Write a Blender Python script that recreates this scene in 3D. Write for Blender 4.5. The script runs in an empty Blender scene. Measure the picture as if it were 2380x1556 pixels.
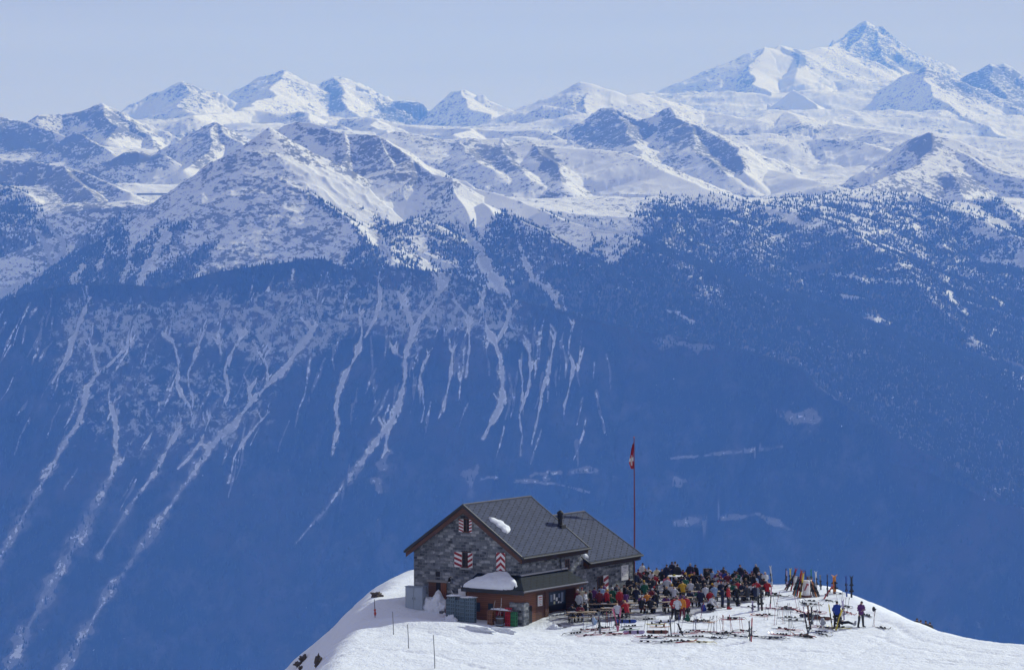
# A stone alpine hut with a crowded terrace on a snowy knoll, high peaks across a hazy valley.
import bpy, bmesh, math, random
import numpy as np
from mathutils import Vector, Matrix
R = math.radians
scene = bpy.context.scene
COL = scene.collection
random.seed(11)
rng = np.random.default_rng(7)

# ------------------------------------------------------------------ camera
CAMZ = 27.0
FP = 7400.0                       # focal length in image pixels (frame width 2380)
PITCH = math.atan(203 / FP)
cam_d = bpy.data.cameras.new('camera')
cam_d.sensor_width = 36.0
cam_d.lens = FP / 2380 * 36.0
cam_d.clip_start = 1.0
cam_d.clip_end = 120000.0
cam = bpy.data.objects.new('camera', cam_d)
COL.objects.link(cam)
cam.location = (0, 0, CAMZ)
cam.rotation_euler = (math.pi / 2 - PITCH, 0, 0)
scene.camera = cam
CP, SP = math.cos(PITCH), math.sin(PITCH)

def ray(px, py):
    """image pixel (column, row) -> (x, z) per metre forward"""
    u = (px - 1190) / FP
    v = -(py - 778) / FP
    dy = CP + v * SP
    dz = -SP + v * CP
    return u / dy, dz / dy

def at(px, py, d):
    a, b = ray(px, py)
    return Vector((a * d, d, CAMZ + b * d))

def on(px, py, z=0.0):
    """where a sight line meets the level z"""
    a, b = ray(px, py)
    d = (z - CAMZ) / b
    return Vector((a * d, d, z))

# ------------------------------------------------------------------ sun, sky, look
SUN_AZ, SUN_EL = R(43), R(29.5)     # to the right of the view, above the horizon
sun_dir = Vector((math.sin(SUN_AZ) * math.cos(SUN_EL), math.cos(SUN_AZ) * math.cos(SUN_EL), math.sin(SUN_EL)))
sl = bpy.data.lights.new('sun', 'SUN')
sl.energy = 5.0
sl.angle = R(0.5)
sl.color = (0.86, 0.94, 1.0)
so = bpy.data.objects.new('sun', sl)
COL.objects.link(so)
so.location = (300, 0, 400)
so.rotation_euler = (-sun_dir).to_track_quat('-Z', 'Y').to_euler()
world = bpy.data.worlds.new('World')
scene.world = world
world.use_nodes = True
wn = world.node_tree.nodes
sky = wn.new('ShaderNodeTexSky')
sky.sky_type = 'NISHITA'
sky.sun_disc = False
sky.sun_elevation = SUN_EL
sky.sun_rotation = SUN_AZ
sky.altitude = 2200
sky.air_density = 1.0
sky.dust_density = 1.0
sky.ozone_density = 1.0
# thin high cirrus veils the whole sky
WL = world.node_tree.links
wc = wn.new('ShaderNodeTexCoord')
wm = wn.new('ShaderNodeMapping'); wm.inputs['Scale'].default_value = (2.0, 2.0, 26.0); wm.inputs['Rotation'].default_value = (0.05, 0.10, 0)
WL.new(wc.outputs['Generated'], wm.inputs[0])
wz = wn.new('ShaderNodeTexNoise'); wz.inputs['Scale'].default_value = 1.6; wz.inputs['Detail'].default_value = 5; wz.inputs['Roughness'].default_value = 0.5
WL.new(wm.outputs[0], wz.inputs['Vector'])
vr = wn.new('ShaderNodeMapRange'); vr.inputs[1].default_value = 0.3; vr.inputs[2].default_value = 0.7; vr.inputs[3].default_value = 0.90; vr.inputs[4].default_value = 1.10
WL.new(wz.outputs['Fac'], vr.inputs[0])
veil = wn.new('ShaderNodeMix'); veil.data_type = 'RGBA'; veil.blend_type = 'MULTIPLY'; veil.inputs[0].default_value = 1.0
veil.inputs[6].default_value = (4.5, 4.4, 5.8, 1)
WL.new(vr.outputs[0], veil.inputs[7])
tint = wn.new('ShaderNodeMix'); tint.data_type = 'RGBA'
tint.inputs[0].default_value = 0.72
WL.new(sky.outputs[0], tint.inputs[6]); WL.new(veil.outputs[2], tint.inputs[7])
WL.new(tint.outputs[2], wn['Background'].inputs['Color'])
wn['Background'].inputs['Strength'].default_value = 0.10
scene.view_settings.view_transform = 'Standard'
scene.view_settings.look = 'None'
scene.view_settings.exposure = -0.28
scene.view_settings.gamma = 1.0
scene.render.engine = 'CYCLES'
scene.cycles.use_denoising = True
scene.cycles.max_bounces = 5
scene.cycles.diffuse_bounces = 3
scene.cycles.glossy_bounces = 2
scene.cycles.transmission_bounces = 2
scene.cycles.volume_bounces = 2
scene.cycles.caustics_reflective = False
scene.cycles.caustics_refractive = False

# ------------------------------------------------------------------ material helpers
class NT:
    def __init__(self, name):
        self.m = bpy.data.materials.new(name)
        self.m.use_nodes = True
        self.t = self.m.node_tree
        self.n = self.t.nodes
        self.b = self.n['Principled BSDF']
        self.out = self.n['Material Output']
    def new(self, typ, **kw):
        nd = self.n.new(typ)
        for k, v in kw.items():
            setattr(nd, k, v)
        return nd
    def link(self, a, b):
        self.t.links.new(a, b)
    def set(self, sock, v):
        if hasattr(v, 'is_linked') or hasattr(v, 'links'):
            self.link(v, sock)
        else:
            sock.default_value = v
    def math(self, op, a, b=0.0, c=None, clamp=False):
        nd = self.new('ShaderNodeMath', operation=op, use_clamp=clamp)
        self.set(nd.inputs[0], a); self.set(nd.inputs[1], b)
        if c is not None:
            self.set(nd.inputs[2], c)
        return nd.outputs[0]
    def noise(self, vec, scale, detail=4.0, rough=0.55, dist=0.0):
        nd = self.new('ShaderNodeTexNoise')
        if vec is not None:
            self.link(vec, nd.inputs['Vector'])
        nd.inputs['Scale'].default_value = scale
        nd.inputs['Detail'].default_value = detail
        nd.inputs['Roughness'].default_value = rough
        nd.inputs['Distortion'].default_value = dist
        return nd.outputs['Fac']
    def mix(self, f, a, b):
        nd = self.new('ShaderNodeMix', data_type='RGBA')
        self.set(nd.inputs[0], f)
        self.set(nd.inputs[6], a if not isinstance(a, tuple) else (*a[:3], 1))
        self.set(nd.inputs[7], b if not isinstance(b, tuple) else (*b[:3], 1))
        return nd.outputs[2]
    def step(self, v, lo, hi):
        nd = self.new('ShaderNodeMapRange', interpolation_type='SMOOTHSTEP')
        self.link(v, nd.inputs[0])
        nd.inputs[1].default_value = lo
        nd.inputs[2].default_value = hi
        return nd.outputs[0]
    def attr(self, name):
        nd = self.new('ShaderNodeAttribute', attribute_name=name)
        return nd.outputs['Fac']
    def pos(self):
        return self.new('ShaderNodeNewGeometry').outputs['Position']
    def obj(self):
        return self.new('ShaderNodeTexCoord').outputs['Object']
    def bump(self, h, strength=0.5, dist=0.1):
        nd = self.new('ShaderNodeBump')
        nd.inputs['Strength'].default_value = strength
        nd.inputs['Distance'].default_value = dist
        self.link(h, nd.inputs['Height'])
        self.link(nd.outputs[0], self.b.inputs['Normal'])
    def col(self, c):
        self.set(self.b.inputs['Base Color'], c if not isinstance(c, tuple) else (*c[:3], 1))
    def rough(self, r):
        self.b.inputs['Roughness'].default_value = r

_plain = {}
def paint(c, rough=0.6, var=0.12, scale=9.0, metal=0.0):
    """a plain painted / woven surface with a little mottling"""
    key = (tuple(round(x, 4) for x in c), rough, var, scale, metal)
    if key in _plain:
        return _plain[key]
    k = NT('paint')
    f = k.noise(k.obj(), scale, 3.0)
    lo = tuple(max(0, x * (1 - var * 2)) for x in c)
    hi = tuple(min(1, x * (1 + var * 2)) for x in c)
    k.col(k.mix(f, lo, hi))
    k.rough(rough)
    k.b.inputs['Metallic'].default_value = metal
    _plain[key] = k.m
    return k.m

def srgb(r, g, b):
    f = lambda u: (u / 255 / 12.92) if u / 255 <= 0.04045 else ((u / 255 + 0.055) / 1.055) ** 2.4
    return (f(r), f(g), f(b))

def tag(o, label=None, cat=None, group=None, kind=None):
    if label: o['label'] = label
    if cat: o['category'] = cat
    if group: o['group'] = group
    if kind: o['kind'] = kind
    return o

def mesh_np(name, V, F, mat, parent=None, smooth=False):
    """arrays -> one mesh object"""
    me = bpy.data.meshes.new(name)
    V = np.ascontiguousarray(V, dtype=np.float32)
    F = np.ascontiguousarray(F, dtype=np.int32)
    n, k = F.shape
    me.vertices.add(len(V)); me.vertices.foreach_set('co', V.ravel())
    me.loops.add(n * k); me.loops.foreach_set('vertex_index', F.ravel())
    me.polygons.add(n)
    me.polygons.foreach_set('loop_start', np.arange(0, n * k, k, dtype=np.int32))
    me.polygons.foreach_set('use_smooth', np.full(n, smooth, dtype=bool))
    me.update(calc_edges=True)
    if mat is not None:
        me.materials.append(mat)
    o = bpy.data.objects.new(name, me)
    COL.objects.link(o)
    if parent is not None:
        o.parent = parent
    return o

def fattr(o, name, arr):
    a = o.data.attributes.new(name, 'FLOAT', 'POINT')
    a.data.foreach_set('value', np.ascontiguousarray(arr, dtype=np.float32))

# ------------------------------------------------------------------ noise on arrays
def _hash(ix, iy, seed):
    h = (ix.astype(np.int64) * 374761393 + iy.astype(np.int64) * 668265263 + seed * 974711) & 0xffffffff
    h = ((h ^ (h >> 13)) * 1274126177) & 0xffffffff
    h = h ^ (h >> 16)
    return (h & 0xffff).astype(np.float32) / 65535.0

def vnoise(x, y, seed=0):
    """gradient noise, about -0.7..0.7"""
    ix = np.floor(x); iy = np.floor(y)
    fx = (x - ix).astype(np.float32); fy = (y - iy).astype(np.float32)
    ix = ix.astype(np.int64); iy = iy.astype(np.int64)
    u = fx * fx * fx * (fx * (fx * 6 - 15) + 10)
    v = fy * fy * fy * (fy * (fy * 6 - 15) + 10)
    def g(dx, dy):
        a = _hash(ix + dx, iy + dy, seed) * (2 * math.pi)
        return np.cos(a) * (fx - dx) + np.sin(a) * (fy - dy)
    n00, n10, n01, n11 = g(0, 0), g(1, 0), g(0, 1), g(1, 1)
    a = n00 + u * (n10 - n00)
    b = n01 + u * (n11 - n01)
    return a + v * (b - a)

def fbm(x, y, octv, seed=0, gain=0.5, lac=2.03):
    s = 0; a = 1.0
    for i in range(octv):
        s = s + a * vnoise(x, y, seed + i * 17)
        x = x * lac + 13.7; y = y * lac - 7.3; a *= gain
    return s

def ridged(x, y, octv, seed=0, gain=0.5, lac=2.07):
    s = 0; a = 1.0; w = 1.0
    for i in range(octv):
        n = 1 - np.abs(vnoise(x, y, seed + i * 31)) * 2.2
        n = n * n * w
        w = np.clip(n * 1.4, 0, 1)
        s = s + a * n
        x = x * lac + 5.1; y = y * lac + 9.7; a *= gain
    return s
# ------------------------------------------------------------------ the ranges across the valley
# Crest lines, each point: image column, image row, chosen distance in km.  g = massif, n = slope on the right hand of
# the walk, f = slope on the left hand, r = roughness
RIDGES = []
def ridge(g, n, f, pts, r=1.0, d=None, kink=0.0):
    RIDGES.append((g, n, f, [(p[0], p[1], (p[2] if len(p) > 2 else d)) for p in pts], r, kink))

def lin(pts, d0, d1):
    m = len(pts) - 1
    return [(p[0], p[1], d0 + (d1 - d0) * i / m) for i, p in enumerate(pts)]

# near valley side
A_PTS = [(-260, 790, 10.7), (-120, 745, 10.65), (0, 700, 10.6), (60, 678, 10.6), (150, 664, 10.6), (250, 660, 10.55), (350, 664, 10.5), (400, 668, 10.5),
    (440, 650, 10.5), (500, 632, 10.5), (600, 617, 10.5), (700, 604, 10.5), (735, 600, 10.5), (765, 608, 10.5), (800, 625, 10.5),
    (870, 627, 10.45), (930, 622, 10.45), (1000, 628, 10.4), (1060, 634, 10.4), (1110, 660, 10.35), (1180, 690, 10.3), (1250, 708, 10.3),
    (1310, 724, 10.25), (1400, 752, 10.2), (1480, 768, 10.2), (1560, 778, 10.15), (1640, 795, 10.1), (1720, 815, 10.05), (1800, 838, 10.0),
    (1860, 858, 9.95), (1920, 905, 9.85), (2000, 965, 9.75), (2080, 1020, 9.65), (2160, 1060, 9.6), (2250, 1105, 9.5), (2330, 1160, 9.4),
    (2400, 1200, 9.35), (2500, 1265, 9.25), (2700, 1400, 9.1)]
ridge('front', 1.08, 0.62, A_PTS, 1.3)
# dark pyramid and its arms
ridge('pyramid', 1.15, 0.5, [(621, 294, 12.0), (582, 325, 12.0), (536, 357, 12.02), (497, 403, 12.05), (454, 428, 12.15), (401, 453, 12.2),
    (340, 472, 12.25), (287, 492, 12.3), (199, 541, 12.35), (142, 594, 12.4), (71, 648, 12.45), (0, 700, 12.5), (-90, 765, 12.55)][::-1], 0.35)
ridge('pyramid', 1.05, 0.45, [(621, 294, 12.0), (650, 346, 11.87), (672, 392, 11.74), (690, 432, 11.64), (750, 470, 11.5)], 0.4)
ridge('pyramid', 0.55, 0.45, [(750, 470, 11.5), (810, 505, 11.35),
    (840, 545, 11.25), (870, 590, 11.1), (930, 640, 10.95)], 0.4)
ridge('pyramid', 0.7, 0.5, [(668, 292, 13.1), (690, 283, 13.0), (720, 285, 12.92), (760, 300, 12.85), (800, 311, 12.78), (850, 312, 12.7), (888, 314, 12.6),
    (920, 335, 12.5), (966, 367, 12.35), (1005, 403, 12.2), (1045, 415, 12.05), (1053, 445, 11.95), (1075, 480, 11.8), (1100, 522, 11.6),
    (1140, 582, 11.4), (1180, 655, 11.1)], 0.9)
ridge('pyramid', 0.6, 0.7, [(621, 294, 12.0), (656, 321, 12.1), (706, 350, 12.2), (727, 371, 12.25), (748, 398, 12.2)], 0.7)
ridge('pyramid', 0.55, 0.5, [(800, 312, 12.75), (812, 345, 12.55), (800, 375, 12.4), (790, 400, 12.3)], 1.0)
ridge('pyramid', 0.55, 0.5, [(890, 318, 12.58), (905, 360, 12.4), (925, 395, 12.25), (930, 420, 12.15)], 1.0)
ridge('pyramid', 0.45, 0.45, [(985, 505, 11.5), (950, 520, 11.4), (920, 560, 11.25), (915, 600, 11.05)], 0.5)
ridge('pyramid', 0.42, 0.35, [(966, 367, 12.35), (1010, 395, 12.35), (1052, 416, 12.3), (1091, 435, 12.2), (1162, 453, 12.05), (1222, 474, 11.95), (1268, 488, 11.9),
    (1311, 509, 11.8), (1389, 531, 11.65), (1463, 546, 11.5), (1540, 590, 11.2)], 0.35)
ridge('pyramid', 0.55, 0.5, [(1120, 470, 11.9), (1154, 503, 11.6), (1197, 502, 11.5), (1232, 520, 11.4), (1275, 541, 11.3), (1303, 562, 11.25), (1339, 580, 11.2), (1374, 601, 11.1),
    (1420, 640, 10.95), (1480, 690, 10.8), (1560, 760, 10.6)], 0.5)
# broad white shoulder behind
ridge('shoulder', 0.28, 0.35, [(913, 304, 15.0), (970, 314, 14.9), (1027, 328, 14.8), (1073, 318, 14.8), (1105, 321, 14.8), (1154, 321, 14.8), (1201, 332, 14.7), (1232, 328, 14.6),
    (1264, 339, 14.5), (1318, 343, 14.4), (1375, 346, 14.3), (1435, 353, 14.2), (1474, 364, 14.0), (1533, 389, 13.8), (1604, 423, 13.5),
    (1675, 448, 13.2), (1729, 469, 13.0), (1765, 477, 12.9), (1810, 482, 12.8), (1860, 497, 12.65), (1917, 516, 12.5), (1978, 541, 12.35),
    (2040, 575, 12.2), (2120, 635, 11.9), (2200, 715, 11.6), (2290, 820, 11.2), (2420, 950, 10.9), (2600, 1120, 10.6)], 0.5)
ridge('shoulder', 0.5, 0.42, [(1154, 321, 14.8), (1179, 362, 14.3), (1208, 392, 13.9), (1225, 415, 13.6)], 1.0)
ridge('shoulder', 0.5, 0.42, [(1050, 324, 14.8), (1085, 352, 14.4), (1110, 372, 14.1), (1140, 395, 13.8)], 1.0)
ridge('shoulder', 0.5, 0.45, [(1254, 336, 14.5), (1268, 364, 14.1), (1293, 392, 13.8), (1302, 424, 13.5)], 1.0)
ridge('shoulder', 0.5, 0.5, [(1600, 472, 12.9), (1560, 520, 12.4), (1500, 580, 11.9), (1460, 640, 11.5)], 0.4)
ridge('shoulder', 0.45, 0.45, [(1720, 478, 12.8), (1740, 560, 12.2), (1760, 680, 11.6), (1800, 800, 11.0)], 0.4)
ridge('shoulder', 0.45, 0.45, [(1935, 525, 12.45), (1990, 620, 12.0), (2050, 760, 11.4), (2150, 950, 10.7)], 0.4)
# right hand peak with the ragged top
ridge('ragged', 0.8, 0.42, [(2163, 306, 15.5), (2174, 349, 15.2), (2135, 381, 14.9), (2088, 398, 14.6), (2040, 420, 14.35), (1980, 440, 14.1), (1900, 456, 13.8), (1840, 472, 13.4)], 0.5)
ridge('ragged', 0.6, 0.5, [(2030, 390, 16.3), (2067, 352, 16.1), (2103, 322, 15.85), (2145, 310, 15.6), (2163, 306, 15.5), (2177, 324, 15.45), (2206, 342, 15.4), (2263, 363, 15.2), (2316, 395, 15.0), (2380, 410, 14.9), (2600, 500, 14.4)], 0.9)
ridge('ragged', 0.5, 0.45, [(1790, 479, 13.2), (1850, 459, 13.6), (1900, 456, 13.7), (1960, 456, 13.8), (2040, 450, 13.9), (2117, 445, 14.1), (2149, 459, 14.0), (2209, 484, 13.8), (2259, 500, 13.6), (2334, 534, 13.3), (2440, 580, 13.0), (2600, 680, 12.6)], 0.5)
ridge('ragged', 0.5, 0.5, [(2200, 400, 14.7), (2263, 462, 14.3), (2316, 460, 14.25), (2380, 505, 14.0), (2520, 590, 13.6)], 0.6)
ridge('ragged', 0.5, 0.5, [(1900, 462, 13.7), (1930, 500, 13.2), (1945, 545, 12.8), (1960, 600, 12.4)], 0.5)
ridge('ragged', 0.5, 0.5, [(2040, 455, 13.85), (2030, 500, 13.4), (2045, 560, 12.9), (2060, 640, 12.4)], 0.5)
ridge('ragged', 0.5, 0.5, [(2149, 462, 13.95), (2160, 520, 13.4), (2200, 620, 12.8), (2300, 800, 12.0)], 0.5)
# left mountains
ridge('left', 0.72, 0.5, [(-260, 240, 16.6), (-120, 250, 16.8), (0, 268, 17.0), (36, 279, 17.0), (71, 287, 16.8), (135, 320, 16.5), (170, 346, 16.2), (220, 370, 15.8)], 0.9)
ridge('left', 0.5, 0.5, [(20, 279, 17.9), (60, 282, 17.9), (85, 265, 17.9), (131, 265, 18.0), (170, 258, 18.0), (199, 243, 18.0), (223, 238, 18.0), (248, 247, 18.0), (280, 262, 17.9), (318, 290, 17.6), (345, 312, 17.3), (372, 336, 17.0)], 0.9)
ridge('left', 0.75, 0.5, [(100, 330, 16.3), (135, 320, 16.2), (170, 305, 16.2), (199, 311, 16.1), (220, 328, 16.0), (252, 354, 15.7)], 0.8)
ridge('left', 0.55, 0.4, [(223, 240, 18.0), (262, 290, 17.3), (250, 322, 16.9)], 0.9)
ridge('left', 0.7, 0.5, [(380, 358, 16.4), (443, 314, 16.0), (493, 283, 15.6), (535, 316, 15.3), (560, 335, 15.0)], 0.7)
ridge('left', 0.55, 0.5, [(493, 283, 15.6), (486, 330, 15.1), (460, 370, 14.7), (440, 395, 14.4)], 0.8)
ridge('left', 0.75, 0.5, [(205, 381, 14.9), (266, 371, 14.9), (300, 353, 14.9), (332, 351, 14.9), (356, 360, 14.9), (380, 357, 14.9)], 1.0)
ridge('left', 0.65, 0.45, [(-120, 360, 14.3), (0, 368, 14.2), (80, 372, 14.2), (150, 385, 14.1), (215, 405, 13.9), (262, 428, 13.7), (300, 448, 13.4)], 1.0)
ridge('left', 0.5, 0.5, [(150, 385, 14.1), (190, 430, 13.6), (225, 470, 13.1), (240, 505, 12.7)], 0.8)
ridge('left', 0.5, 0.45, [(-140, 395, 13.7), (0, 431, 13.5), (53, 446, 13.4), (85, 470, 13.25), (117, 513, 13.1), (145, 552, 12.9)], 0.6)
ridge('left', 0.45, 0.45, [(0, 440, 13.5), (40, 520, 13.0), (70, 590, 12.7)], 0.5)
# far white summits, left to right
ridge('far', 0.85, 0.5, [(270, 262, 25), (319, 236, 24.7), (355, 218, 24.4), (390, 208, 24.2), (429, 188, 24), (447, 197, 24), (472, 204, 24), (497, 219, 24), (511, 224, 24), (536, 230, 24.5)], 0.8)
ridge('far', 0.55, 0.45, [(429, 188, 24), (440, 215, 23.5), (425, 245, 22.8), (470, 270, 22)], 0.8)
ridge('far', 0.85, 0.5, [(515, 232, 26.2), (546, 215, 25.9), (582, 194, 25.5), (603, 176, 25.3), (635, 169, 25), (653, 160, 25), (663, 169, 25), (688, 176, 25), (709, 201, 25), (720, 206, 25), (745, 197, 25.2), (766, 183, 25.3),
    (791, 176, 25.3), (807, 183, 25.3), (825, 197, 25.2), (850, 208, 25), (867, 219, 25), (881, 232, 25), (913, 232, 25), (963, 231, 25), (984, 236, 25), (999, 254, 25), (1016, 262, 24.5)], 0.8)
ridge('far', 0.55, 0.42, [(653, 160, 25), (645, 190, 24.3), (620, 225, 23.3), (560, 250, 22)], 0.6)
ridge('far', 0.6, 0.42, [(780, 177, 25.3), (800, 215, 24.5), (815, 255, 23.6), (860, 285, 22.6)], 0.9)
ridge('far', 0.5, 0.5, [(440, 268, 19), (520, 262, 20), (590, 256, 20.5), (650, 262, 20), (700, 255, 20), (740, 285, 19), (800, 288, 18.8)], 0.9)
ridge('far', 1.1, 0.45, [(985, 270, 25.2), (1016, 240, 24.7), (1030, 226, 24.4), (1045, 211, 24.2), (1071, 206, 24), (1091, 215, 24), (1105, 222, 24), (1112, 219, 24), (1126, 217, 24), (1144, 229, 24), (1179, 245, 24), (1204, 256, 24), (1226, 265, 24), (1250, 275, 23.6)], 0.5)
ridge('far', 1.1, 0.4, [(1058, 208, 24), (1062, 224, 23.8), (1077, 236, 23.6), (1091, 254, 23.3), (1140, 268, 22.9), (1176, 293, 22.3), (1195, 308, 21.9)], 0.3)
ridge('far', 1.1, 0.45, [(1226, 265, 23.6), (1257, 240, 23.2), (1289, 226, 22.9), (1321, 211, 22.5), (1350, 188, 22.2)], 0.3)
ridge('far', 0.42, 0.45, [(1350, 188, 22.2), (1375, 192, 22.2), (1410, 204, 22.2), (1435, 211, 22.2), (1463, 222, 22.2), (1495, 215, 22.4), (1516, 222, 22.4), (1540, 232, 22.6), (1600, 245, 23)], 0.4)
ridge('far', 1.1, 0.35, [(1350, 188, 22.2), (1353, 215, 22.0), (1357, 240, 21.7), (1362, 265, 21.4)], 0.3)
ridge('far', 0.85, 0.4, [(1140, 312, 21.8), (1172, 297, 21.6), (1225, 266, 21.2), (1261, 244, 20.9), (1303, 247, 20.9), (1364, 268, 20.6), (1400, 282, 20.3)], 0.4)
ridge('far', 0.85, 0.5, [(1290, 322, 18.6), (1325, 300, 18.4), (1360, 275, 18.1), (1399, 252, 17.9), (1428, 247, 17.8), (1452, 261, 17.6), (1481, 279, 17.4), (1510, 268, 17.3), (1533, 252, 17.3), (1544, 249, 17.2), (1562, 270, 17),
    (1605, 285, 16.7), (1651, 306, 16.3), (1704, 331, 15.9), (1729, 375, 15.4), (1745, 405, 15.0)], 0.9)
ridge('far', 0.5, 0.45, [(1428, 247, 17.8), (1440, 290, 17.1), (1470, 330, 16.4), (1500, 365, 15.8)], 0.9)
ridge('far', 0.5, 0.45, [(1605, 285, 16.7), (1620, 330, 16.1), (1650, 370, 15.5), (1690, 405, 15.0)], 0.9)
ridge('far', 0.5, 0.4, [(735, 296, 18.8), (800, 276, 19.2), (860, 270, 19), (930, 286, 18.8), (1000, 298, 18.5), (1080, 297, 18.2), (1160, 304, 18), (1230, 299, 17.8), (1290, 312, 17.5)], 1.0)
ridge('far', 0.5, 0.45, [(860, 270, 19), (880, 295, 18.2), (910, 318, 17.4)], 1.0)
ridge('far', 0.5, 0.45, [(1080, 297, 18.2), (1060, 312, 17.4)], 1.0)
ridge('dome', 0.32, 0.3, [(1575, 262, 20), (1640, 256, 20.5), (1700, 270, 20), (1754, 277, 19.6), (1818, 258, 20), (1850, 268, 19.6), (1889, 285, 19.2), (1925, 278, 19.6), (1971, 292, 19), (2040, 300, 18.5), (2100, 312, 18)], 0.7)
ridge('dome', 0.42, 0.3, [(1835, 336, 17.4), (1880, 326, 17.6), (1930, 320, 17.6), (2010, 328, 17.4), (2060, 346, 17)], 0.7)
ridge('dome', 0.34, 0.3, [(1690, 402, 15.2), (1770, 393, 15.5), (1840, 402, 15.2), (1900, 418, 14.8)], 0.6)
# the white dome and the rock pyramid
ridge('dome', 1.1, 0.45, [(1540, 240, 30.0), (1587, 235, 29.6), (1633, 213, 29.3), (1658, 185, 29.1), (1694, 156, 28.8), (1736, 139, 28.6), (1754, 124, 28.4), (1775, 108, 28.3)], 0.3)
ridge('dome', 0.45, 0.45, [(1775, 108, 28.3), (1800, 113, 28.4), (1818, 103, 28.5), (1843, 110, 28.6), (1875, 117, 28.8), (1911, 110, 29), (1936, 107, 29.6)], 0.3)
ridge('dome', 1.0, 0.42, [(1775, 108, 28.3), (1761, 135, 27.9), (1748, 160, 27.5), (1747, 195, 26.9), (1775, 205, 26.4), (1800, 245, 25.6)], 0.25)
ridge('dome', 0.6, 0.5, [(1818, 103, 28.5), (1843, 125, 28.2), (1858, 150, 27.8), (1850, 180, 27.2)], 0.6)
ridge('dome', 0.85, 0.55, [(1790, 262, 25.7), (1811, 235, 25.4), (1846, 208, 25.1), (1875, 231, 24.8), (1918, 264, 24.2), (1925, 276, 24)], 0.4)
ridge('rock', 0.75, 0.7, [(1936, 107, 30.6), (1960, 85, 31), (1992, 54, 31.3), (2005, 46, 31.3), (2024, 60, 31.3), (2056, 96, 31.1), (2088, 117, 30.8), (2110, 132, 30.6), (2138, 146, 30.2), (2174, 164, 29.8), (2199, 174, 29.4), (2227, 183, 29)], 0.9)
ridge('rock', 0.75, 0.6, [(2005, 46, 31.3), (1998, 90, 30.8), (1985, 120, 30.4), (1960, 135, 30)], 0.9)
ridge('rock', 0.6, 0.5, [(2024, 60, 31.3), (2045, 110, 30.7), (2075, 150, 30.1), (2090, 175, 29.6)], 0.9)
ridge('rock', 1.0, 0.42, [(1946, 266, 26.6), (1985, 231, 26.4), (2042, 203, 26.1), (2088, 178, 25.8), (2138, 153, 25.5), (2160, 160, 26), (2199, 176, 26.5)], 0.3)
ridge('rock', 1.0, 0.42, [(2138, 153, 25.5), (2150, 188, 25), (2156, 210, 24.6), (2209, 245, 24), (2238, 263, 23.6), (2285, 290, 23), (2330, 320, 22)], 0.3)
ridge('rock', 0.6, 0.5, [(2199, 176, 26.6), (2227, 183, 26.6), (2249, 171, 26.6), (2277, 160, 26.6), (2298, 146, 26.6), (2313, 149, 26.6), (2330, 144, 26.6), (2352, 153, 26.6), (2369, 171, 26.6), (2400, 190, 26.6), (2500, 250, 26.4), (2650, 300, 26)], 0.8)
ridge('rock', 0.6, 0.42, [(2298, 146, 26.6), (2310, 190, 26), (2345, 235, 25.2), (2390, 280, 24.3)], 0.8)
ridge('rock', 0.6, 0.42, [(2199, 176, 26.6), (2240, 215, 25.9), (2290, 262, 25), (2340, 300, 24)], 0.7)

BASIN = [(330, 446, 12.95), (420, 400, 14.3), (250, 412, 14.5), (380, 378, 15.2), (450, 335, 17), (350, 312, 19), (300, 332, 17.8), (430, 272, 21), (560, 252, 22),
    (620, 268, 19.6), (700, 268, 19.5), (800, 290, 18), (950, 304, 17.4), (1100, 314, 16.6), (1250, 305, 18), (600, 300, 16), (700, 290, 15),
    (1100, 435, 13.0), (1200, 432, 13.4), (1300, 462, 12.8), (1400, 482, 12.6), (1450, 425, 13.6), (1350, 404, 13.9), (1230, 400, 14.1),
    (1600, 440, 14.2), (1700, 440, 14.4), (1750, 432, 14.6), (1850, 436, 14.6), (1950, 425, 15), (1750, 390, 15.8), (1850, 385, 16.4), (1950, 372, 16.8), (2020, 356, 17.2), (1700, 305, 19.5),
    (1800, 305, 19.5), (1900, 315, 19.5), (2040, 305, 19.5), (1950, 252, 24.4), (1900, 205, 27), (1950, 178, 28.2), (2030, 180, 28.5), (2250, 340, 18), (2360, 350, 17.5), (2200, 300, 20.5), (2350, 310, 20),
    (1500, 250, 21), (1600, 250, 22), (1700, 262, 21.5),
    (-200, 1500, 9.4), (300, 800, 10.9), (800, 800, 10.8), (1300, 850, 10.6), (1800, 1100, 10.1), (2400, 1500, 9.2), (-200, 650, 11.5), (2400, 1150, 10.3), (2400, 850, 11.6), (1000, 610, 11.2), (1500, 700, 11.0),
    (-300,1800,8.6),(400,1800,8.6),(1000,1800,8.6),(1600,1800,8.6),(2200,1800,8.6),(2700,1900,8.6),(0,2300,7),(1200,2300,7),(2400,2300,7),(500,1650,9.2),(1200,1600,9.2),(1900,1560,9.2),(2450,1650,9.0),(800,1300,9.9),(1500,1300,9.7),(2100,1400,9.4),(100,1250,9.9),(1190, 340, 34), (200, 340, 34), (2200, 340, 34), (700, 340, 34), (1700, 340, 34), (-200, 320, 24), (2600, 350, 20), (2600, 600, 13)]

def to_image(X, Y, Z):  # world points to image pixel column and row
    z = Z - CAMZ
    dep = Y * CP - z * SP
    return 1190 + FP * X / dep, 778 - FP * (Y * SP + z * CP) / dep

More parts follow.
